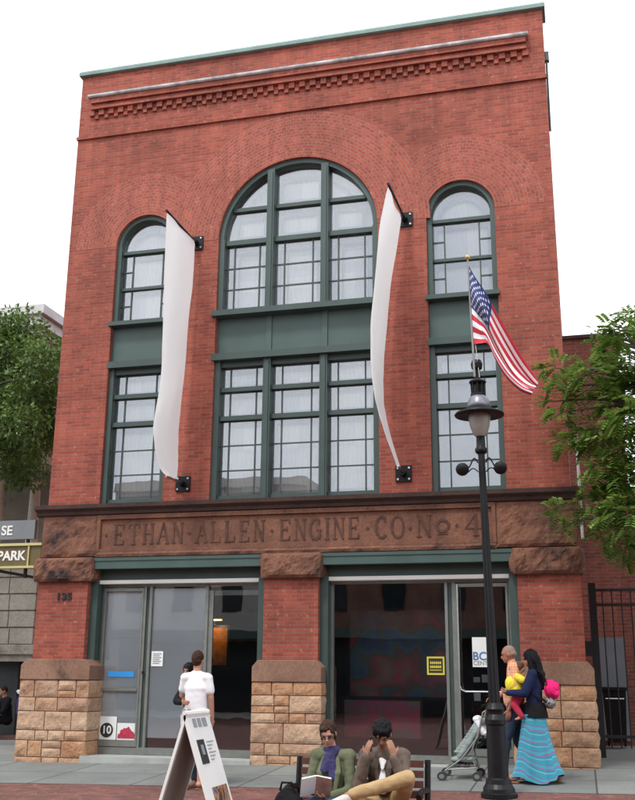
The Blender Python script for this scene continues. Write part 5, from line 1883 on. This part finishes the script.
# --- seated woman reading (faces the viewer: rotated half turn)
X, Y = 2.385, -6.98
T = placeT(X, Y, gb, R(176), .93)
t = thing('person', 'woman with glasses and a purple scarf reading a paperback on the bench', 'person', (X, Y, gb))
J = dict(head=(.02, .09, 1.165), neck=(0, .03, 1.03), chest=(0, -.02, .83), pelvis=(0, -.06, .58), hipL=(-.085, -.04, .55), hipR=(.085, -.04, .55))
J['shL'] = (-.145, .0, .97); J['shR'] = (.145, .0, .97)
J['elR'] = (.19, .06, .72); J['wrR'] = (.10, .25, .70); J['hdR'] = ((-.55, .7, .3), (-.5, -.2, .8), 1, .6)
J['elL'] = (-.18, .08, .70); J['wrL'] = (-.02, .24, .64); J['hdL'] = ((.7, .6, .2), (.1, -.3, .9), -1, .6)
J['knL'] = (-.08, .40, .57); J['knR'] = (.12, .42, .56); J['anL'] = (-.06, .44, .10); J['anR'] = (.14, .50, .10); J['toeL'] = (-.06, .60, .04); J['toeR'] = (.15, .65, .04)
hr = Euler((R(-24), R(3), R(8)))
P, H, rot = body_prims(J, .90, headrot=hr)
organic('body', P, 'skin', t, T, .008)
eyes(t, H, .96, T, rot)
organic('hair', [('e', H(0, -.022, .028), (.075, .090, .085), rot), ('e', H(0, -.06, -.03), (.070, .05, .075), rot), ('e', H(.062, -.01, -.005), (.016, .045, .062), rot), ('e', H(-.062, -.01, -.005), (.016, .045, .062), rot), ('e', H(.02, .048, .068), (.050, .030, .022), rot)], 'hairbrown', t, T, .006, 1, .008, 45)
m = MB()
for g in (-1, 1):
    pts = [H(g * .034 + .022 * math.cos(2 * PI * k / 14), .094 - abs(g * .034 + .022 * math.cos(2 * PI * k / 14)) * .15, -.004 + .016 * math.sin(2 * PI * k / 14)) for k in range(15)]
    m.tube(pts, .0032, 6)
    m.tube([H(g * .056, .088, .0), H(g * .080, .0, .0)], .003, 6)
m.tube([H(-.012, .098, .0), H(.012, .098, .0)], .003, 6)
tbuild(m, 'glasses', 'lens', t, T)
m = MB(); m.smooth = True; m.ell(H(0, .094, -.058), (.020, .007, .006), 10, 7, rot); tbuild(m, 'lips', 'lip', t, T)
organic('jacket', top_prims(J, .90, .018) + [
    ('c', J['shL'], J['elL'], .056, .052), ('c', J['elL'], J['wrL'], .050, .038), ('c', J['shR'], J['elR'], .056, .052), ('c', J['elR'], J['wrR'], .050, .038), ('e', (-.17, .08, .55), (.08, .16, .07)), ('e', (.18, .02, .55), (.06, .12, .07))], 'olive', t, T, .009, 5, .010, 11, 3)
organic('lapel', [('c', (.05, .06, .99), (.085, .13, .84), .016, .022, dict(sx=1.4, sy=.6)), ('c', (.085, .13, .84), (.06, .135, .70), .020, .014, dict(sx=1.4, sy=.6))], 'olive', t, T, .007, 2)
organic('lapel', [('c', (-.05, .06, .99), (-.085, .13, .84), .016, .022, dict(sx=1.4, sy=.6)), ('c', (-.085, .13, .84), (-.06, .135, .70), .020, .014, dict(sx=1.4, sy=.6))], 'olive', t, T, .007, 2)
organic('scarf', [('e', (0, .03, 1.02), (.085, .078, .045)), ('e', (0, .05, .985), (.075, .07, .035), Euler((0, R(12), 0))), ('c', (-.015, .10, .99), (-.035, .125, .80), .028, .034, dict(sx=1.2, sy=.6)), ('c', (.02, .105, .98), (.045, .13, .86), .026, .03, dict(sx=1.2, sy=.6))], 'purple', t, T, .008, 2, .010, 18, 4)
organic('jeans', [('c', (-.06, -.05, .55), (.06, -.05, .55), .12, .12), ('c', J['hipL'], J['knL'], .100, .080), ('c', J['knL'], J['anL'], .080, .055), ('c', J['hipR'], J['knR'], .100, .080), ('c', J['knR'], J['anR'], .080, .055)], 'jeans', t, T, .010, 2, .007, 9, 5)
for toe, an in ((J['toeL'], J['anL']), (J['toeR'], J['anR'])):
    organic('shoe', [('c', V3(an) - V3((0, .03, .05)), toe, .042, .036)], 'blackcloth', t, T, .008, 2)
# book
bk = thing('book', 'open paperback held in the hands of the woman on the bench', 'book', tuple(T @ V3((.06, .33, .74))))
TB = T @ Matrix.Translation((.05, .34, .755)) @ Matrix.Rotation(R(25), 4, 'Z') @ Matrix.Rotation(R(-38), 4, 'X')
for g in (-1, 1):
    m = MB(); q = .22
    vs = [(0, 0, -.08), (0, 0, .10), (g * .125, g * 0 + .035, .10), (g * .125, .035, -.08), (0, -.012, -.08), (0, -.012, .10), (g * .125, .020, .10), (g * .125, .020, -.08)]
    m.add(vs, [(0, 1, 2, 3), (4, 7, 6, 5), (0, 3, 7, 4), (1, 5, 6, 2), (3, 2, 6, 7)])
    tbuild(m, 'pages', 'paper', bk, TB)
MT['cover'] = pm('book_cover', (.38, .22, .16), .6, .3, 14, 0)
for g, mt_ in ((-1, 'cover'), (1, 'paper')):
    m = MB(); m.add([(g * .13, .043, -.085), (g * .13, .043, .105), (0, .004, .105), (0, .004, -.085), (g * .13, .047, -.085), (g * .13, .047, .105), (0, .008, .105), (0, .008, -.085)], [(0, 1, 2, 3), (7, 6, 5, 4), (0, 4, 5, 1), (3, 2, 6, 7)])
    tbuild(m, 'cover', mt_, bk, TB)

# --- seated man with hands at his face, leg crossed
X, Y = 2.82, -6.98
T = placeT(X, Y, gb, R(180), .97)
t = thing('person', 'black haired man in brown jacket and khaki trousers, legs crossed, on the bench', 'person', (X, Y, gb))
J = dict(head=(.0, .11, 1.125), neck=(0, .04, 1.00), chest=(0, -.01, .82), pelvis=(0, -.07, .58), hipL=(-.085, -.04, .55), hipR=(.085, -.04, .55))
J['shL'] = (-.155, .02, .945); J['shR'] = (.155, .02, .945)
J['elR'] = (.195, .17, .72); J['wrR'] = (.118, .215, .945); J['hdR'] = ((-.22, .0, 1), (-.55, -.8, 0), 1, .30)
J['elL'] = (-.185, .18, .74); J['wrL'] = (-.112, .215, .945); J['hdL'] = ((.22, .0, 1), (.55, -.8, 0), -1, .30)
J['knR'] = (.10, .42, .55); J['anR'] = (.10, .44, .10); J['toeR'] = (.11, .62, .04)
J['knL'] = (-.24, .33, .80); J['anL'] = (.22, .44, .665); J['toeL'] = (.33, .50, .60)
hr = Euler((R(-38), 0, R(2)))
P, H, rot = body_prims(J, .91, headrot=hr)
organic('body', P, 'skindark', t, T, .008)
eyes(t, H, .98, T, rot)
organic('hair', [('e', H(0, -.018, .036), (.080, .096, .084), rot), ('e', H(0, -.05, -.02), (.072, .055, .06), rot), ('e', H(0, .045, .072), (.062, .04, .030), rot), ('e', H(.066, .0, .035), (.016, .045, .04), rot), ('e', H(-.066, .0, .035), (.016, .045, .04), rot)], 'hairblack', t, T, .006, 1, .012, 45)
organic('jacket', top_prims(J, .91, .020) + [
    ('c', J['shL'], J['elL'], .060, .056), ('c', J['elL'], V3(J['elL']).lerp(V3(J['wrL']), .97), .054, .040), ('c', J['shR'], J['elR'], .060, .056), ('c', J['elR'], V3(J['elR']).lerp(V3(J['wrR']), .97), .054, .040), ('c', (0, .0, .96), (0, .03, 1.0), .07, .06)], 'brownjk', t, T, .009, 6, .010, 11, 8)
for g in (-1, 1):
    organic('lapel', [('c', (g * .05, .055, .965), (g * .062, .118, .86), .016, .020, dict(sx=1.4, sy=.6)), ('c', (g * .062, .118, .86), (g * .035, .118, .72), .018, .012, dict(sx=1.4, sy=.6))], 'brownjk', t, T, .007, 2)
organic('white_shirt', [('c', (0, .070, .965), (0, .122, .85), .050, .016, dict(sx=1, sy=.5)), ('c', (0, .10, .84), (0, .125, .70), .018, .052, dict(sx=1, sy=.5))], 'tee', t, T, .008, 2, .004)
organic('khaki_trousers', [('c', (-.06, -.05, .55), (.06, -.05, .55), .125, .12), ('c', J['hipL'], J['knL'], .086, .066), ('c', J['knL'], V3(J['knL']).lerp(V3(J['anL']), .92), .066, .050), ('c', J['hipR'], J['knR'], .105, .088), ('c', J['knR'], J['anR'], .085, .062)], 'khaki', t, T, .010, 2, .009, 9, 5)
organic('shoe', [('c', V3(J['anL']) + V3((.0, -.0, -.02)), V3(J['toeL']), .045, .038), ('c', V3(J['anL']) + V3((-.02, -.03, -.05)), V3(J['toeL']) + V3((0, 0, -.01)), .03, .03)], 'shoe', t, T, .008, 2)
organic('shoe', [('c', V3(J['anR']) - V3((0, .03, .05)), J['toeR'], .045, .038)], 'shoe', t, T, .008, 2)
ph = thing('phone', 'small black phone pressed to the ear of the man on the bench', 'phone', tuple(T @ V3((.10, .14, 1.1))))
m = MB(); m.box(.080, .089, .150, .200, .985, 1.095); tbuild(m, 'case', 'black', ph, T, bevel=.002)

# --- backpack on the bench's left
b = thing('backpack', 'slumped black backpack on the ground at the left end of the bench', 'backpack', (2.08, -7.35, gb))
I4 = Matrix.Identity(4)
organic('bag', [('e', (2.10, -7.30, gb + .36), (.17, .12, .32)), ('e', (2.03, -7.36, gb + .30), (.13, .10, .24)), ('e', (2.16, -7.38, gb + .22), (.12, .10, .2)), ('e', (2.11, -7.30, gb + .12), (.18, .14, .12))], 'blackcloth', b, I4, .011, 2, .014, 10, 2)
m = MB(); m.tube([(2.04, -7.34, gb + .66), (2.06, -7.36, gb + .72), (2.14, -7.36, gb + .72), (2.16, -7.34, gb + .65)], .010, 6); m.build('handle', 'blackcloth', b)

# --- folding display board
sb = thing('sandwich_board', 'white folding sandwich board with a dark picture near its top and a portrait lower down', 'sign board', (1.45, -7.6, gz(1.45, -7.6)))
gbz = gz(1.45, -7.6)
TOPZ = .985
A0 = V3((1.435, -7.92, TOPZ)); dep = V3((.0, .50, 0)); 
def panel_(foot_dx, thick):
    # a splayed panel: near top, near bottom, far bottom, far top
    n0 = A0; n1 = V3((A0.x + foot_dx, A0.y, gbz)); f0 = n0 + dep; f1 = n1 + dep
    nn = (n1 - n0).cross(dep).normalized()
    if nn.x * foot_dx < 0: nn = -nn
    return n0, n1, f0, f1, nn
BW = MT['boardplastic'] = pm('white_board_plastic', (.74, .73, .70), .5, .05, 4, .03)
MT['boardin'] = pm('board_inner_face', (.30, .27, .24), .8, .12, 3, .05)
for dx in (-.37, .46):
    n0, n1, f0, f1, nn = panel_(dx, .03)
    e = .022
    m = MB()
    ins = [p - nn * e for p in (n0, n1, f1, f0)]; outp = [p for p in (n0, n1, f1, f0)]
    m.add(outp + ins, [(0, 1, 2, 3), (7, 6, 5, 4), (0, 4, 5, 1), (1, 5, 6, 2), (2, 6, 7, 3), (3, 7, 4, 0)])
    p = m.build('panel', 'boardplastic', sb)
    g = lambda u, v, o: n0 + (n1 - n0) * v + dep * u + nn * o
    def plate(name, u0, u1, v0, v1, o, mat, par=p, th=.002):
        m = MB(); q = [g(u0, v0, o), g(u0, v1, o), g(u1, v1, o), g(u1, v0, o)]
        q2 = [g(u0, v0, o - th), g(u0, v1, o - th), g(u1, v1, o - th), g(u1, v0, o - th)]
        m.add(q + q2, [(0, 1, 2, 3), (7, 6, 5, 4), (0, 4, 5, 1), (1, 5, 6, 2), (2, 6, 7, 3), (3, 7, 4, 0)])
        return m.build(name, mat, par)
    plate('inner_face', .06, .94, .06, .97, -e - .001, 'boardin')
    for k, (u0, u1) in enumerate(((.22, .36), (.42, .56), (.62, .80))):
        plate('heading', u0, u1, .035, .085, .004, 'inkgrey')
    if dx > 0:
        plate('picture', .16, .46, .155, .29, .004, 'inkblk')
        plate('picture', .26, .37, .185, .24, .0065, 'inkgrey')
        for k in range(6): plate('print_line', .56, .86 - .08 * (k % 3), .17 + .02 * k, .176 + .02 * k, .004, 'inkgrey')
        MT['portrait'] = art_mat('portrait_picture', [(.03, .03, .04), (.10, .05, .03), (.45, .20, .08), (.25, .16, .13), (.05, .09, .20)], 14, 2.0) if 'portrait' not in MT else MT['portrait']
        plate('picture', .26, .90, .42, .60, .004, 'portrait')
        for k in range(5): plate('print_line', .25, .85 - .1 * (k % 2), .63 + .02 * k, .636 + .02 * k, .004, 'inkgrey')
    else:
        plate('picture', .2, .8, .2, .45, .004, 'inkblk')
m = MB(); m.tube([A0 - dep * .02, A0 + dep * 1.02], .016, 8); m.build('hinge', 'boardplastic', sb)

# --- seated person far left
X, Y = -8.28, 5.62
T = placeT(X, Y, gz(X, Y) - .12, R(140), 1.0)
t = thing('person', 'person in black sitting on the low wall at the far left edge', 'person', (X, Y, gz(X, Y)))
J = dict(head=(0, .08, 1.18), neck=(0, .02, 1.03), chest=(0, -.02, .83), pelvis=(0, -.06, .56), hipL=(-.085, -.04, .55), hipR=(.085, -.04, .55),
    shL=(-.18, 0, .98), shR=(.18, 0, .98), elL=(-.23, .12, .74), elR=(.23, .12, .74), wrL=(-.08, .33, .70), wrR=(.08, .34, .68),
    knL=(-.12, .40, .54), knR=(.12, .42, .54), anL=(-.12, .44, .10), anR=(.12, .46, .10), toeL=(-.12, .6, .04), toeR=(.13, .62, .04), hdL=((.4, .9, 0), (0, 0, -1), 1, .4), hdR=((-.4, .9, 0), (0, 0, -1), -1, .4))
P, H, rot = body_prims(J)
organic('body', P, 'skin', t, T, .010)
eyes(t, H, 1, T, rot)
organic('hair', [('e', H(0, -.016, .03), (.085, .10, .095))], 'hairbrown', t, T, .009)
organic('black_jacket', top_prims(J, 1, .018) + [('c', J['shL'], J['elL'], .07, .06), ('c', J['elL'], J['wrL'], .058, .04), ('c', J['shR'], J['elR'], .07, .06), ('c', J['elR'], J['wrR'], .058, .04)], 'blackcloth', t, T, .011)
organic('trousers', [('c', (-.06, -.05, .55), (.06, -.05, .55), .12, .12), ('c', J['hipL'], J['knL'], .1, .08), ('c', J['knL'], J['anL'], .08, .06), ('c', J['hipR'], J['knR'], .1, .08), ('c', J['knR'], J['anR'], .08, .06)], 'blackcloth', t, T, .011)
# purple tote beside the wall
t = thing('tote_bag', 'purple and white bag on the low wall beside the ashlar corner pier', 'bag', (-7.8, 5.6, .36))
organic('bag', [('e', (-7.84, 5.55, .60), (.12, .10, .24)), ('e', (-7.78, 5.5, .45), (.14, .10, .14))], 'purple', t, I4, .012, 2, .012, 12)
organic('paper', [('e', (-7.88, 5.5, .86), (.09, .02, .05), Euler((0, R(20), 0)))], 'paper', t, I4, .008, 1)
organic('leg_of_bag', [('e', (-7.70, 5.46, .62), (.05, .05, .26))], 'paper', t, I4, .01, 1)
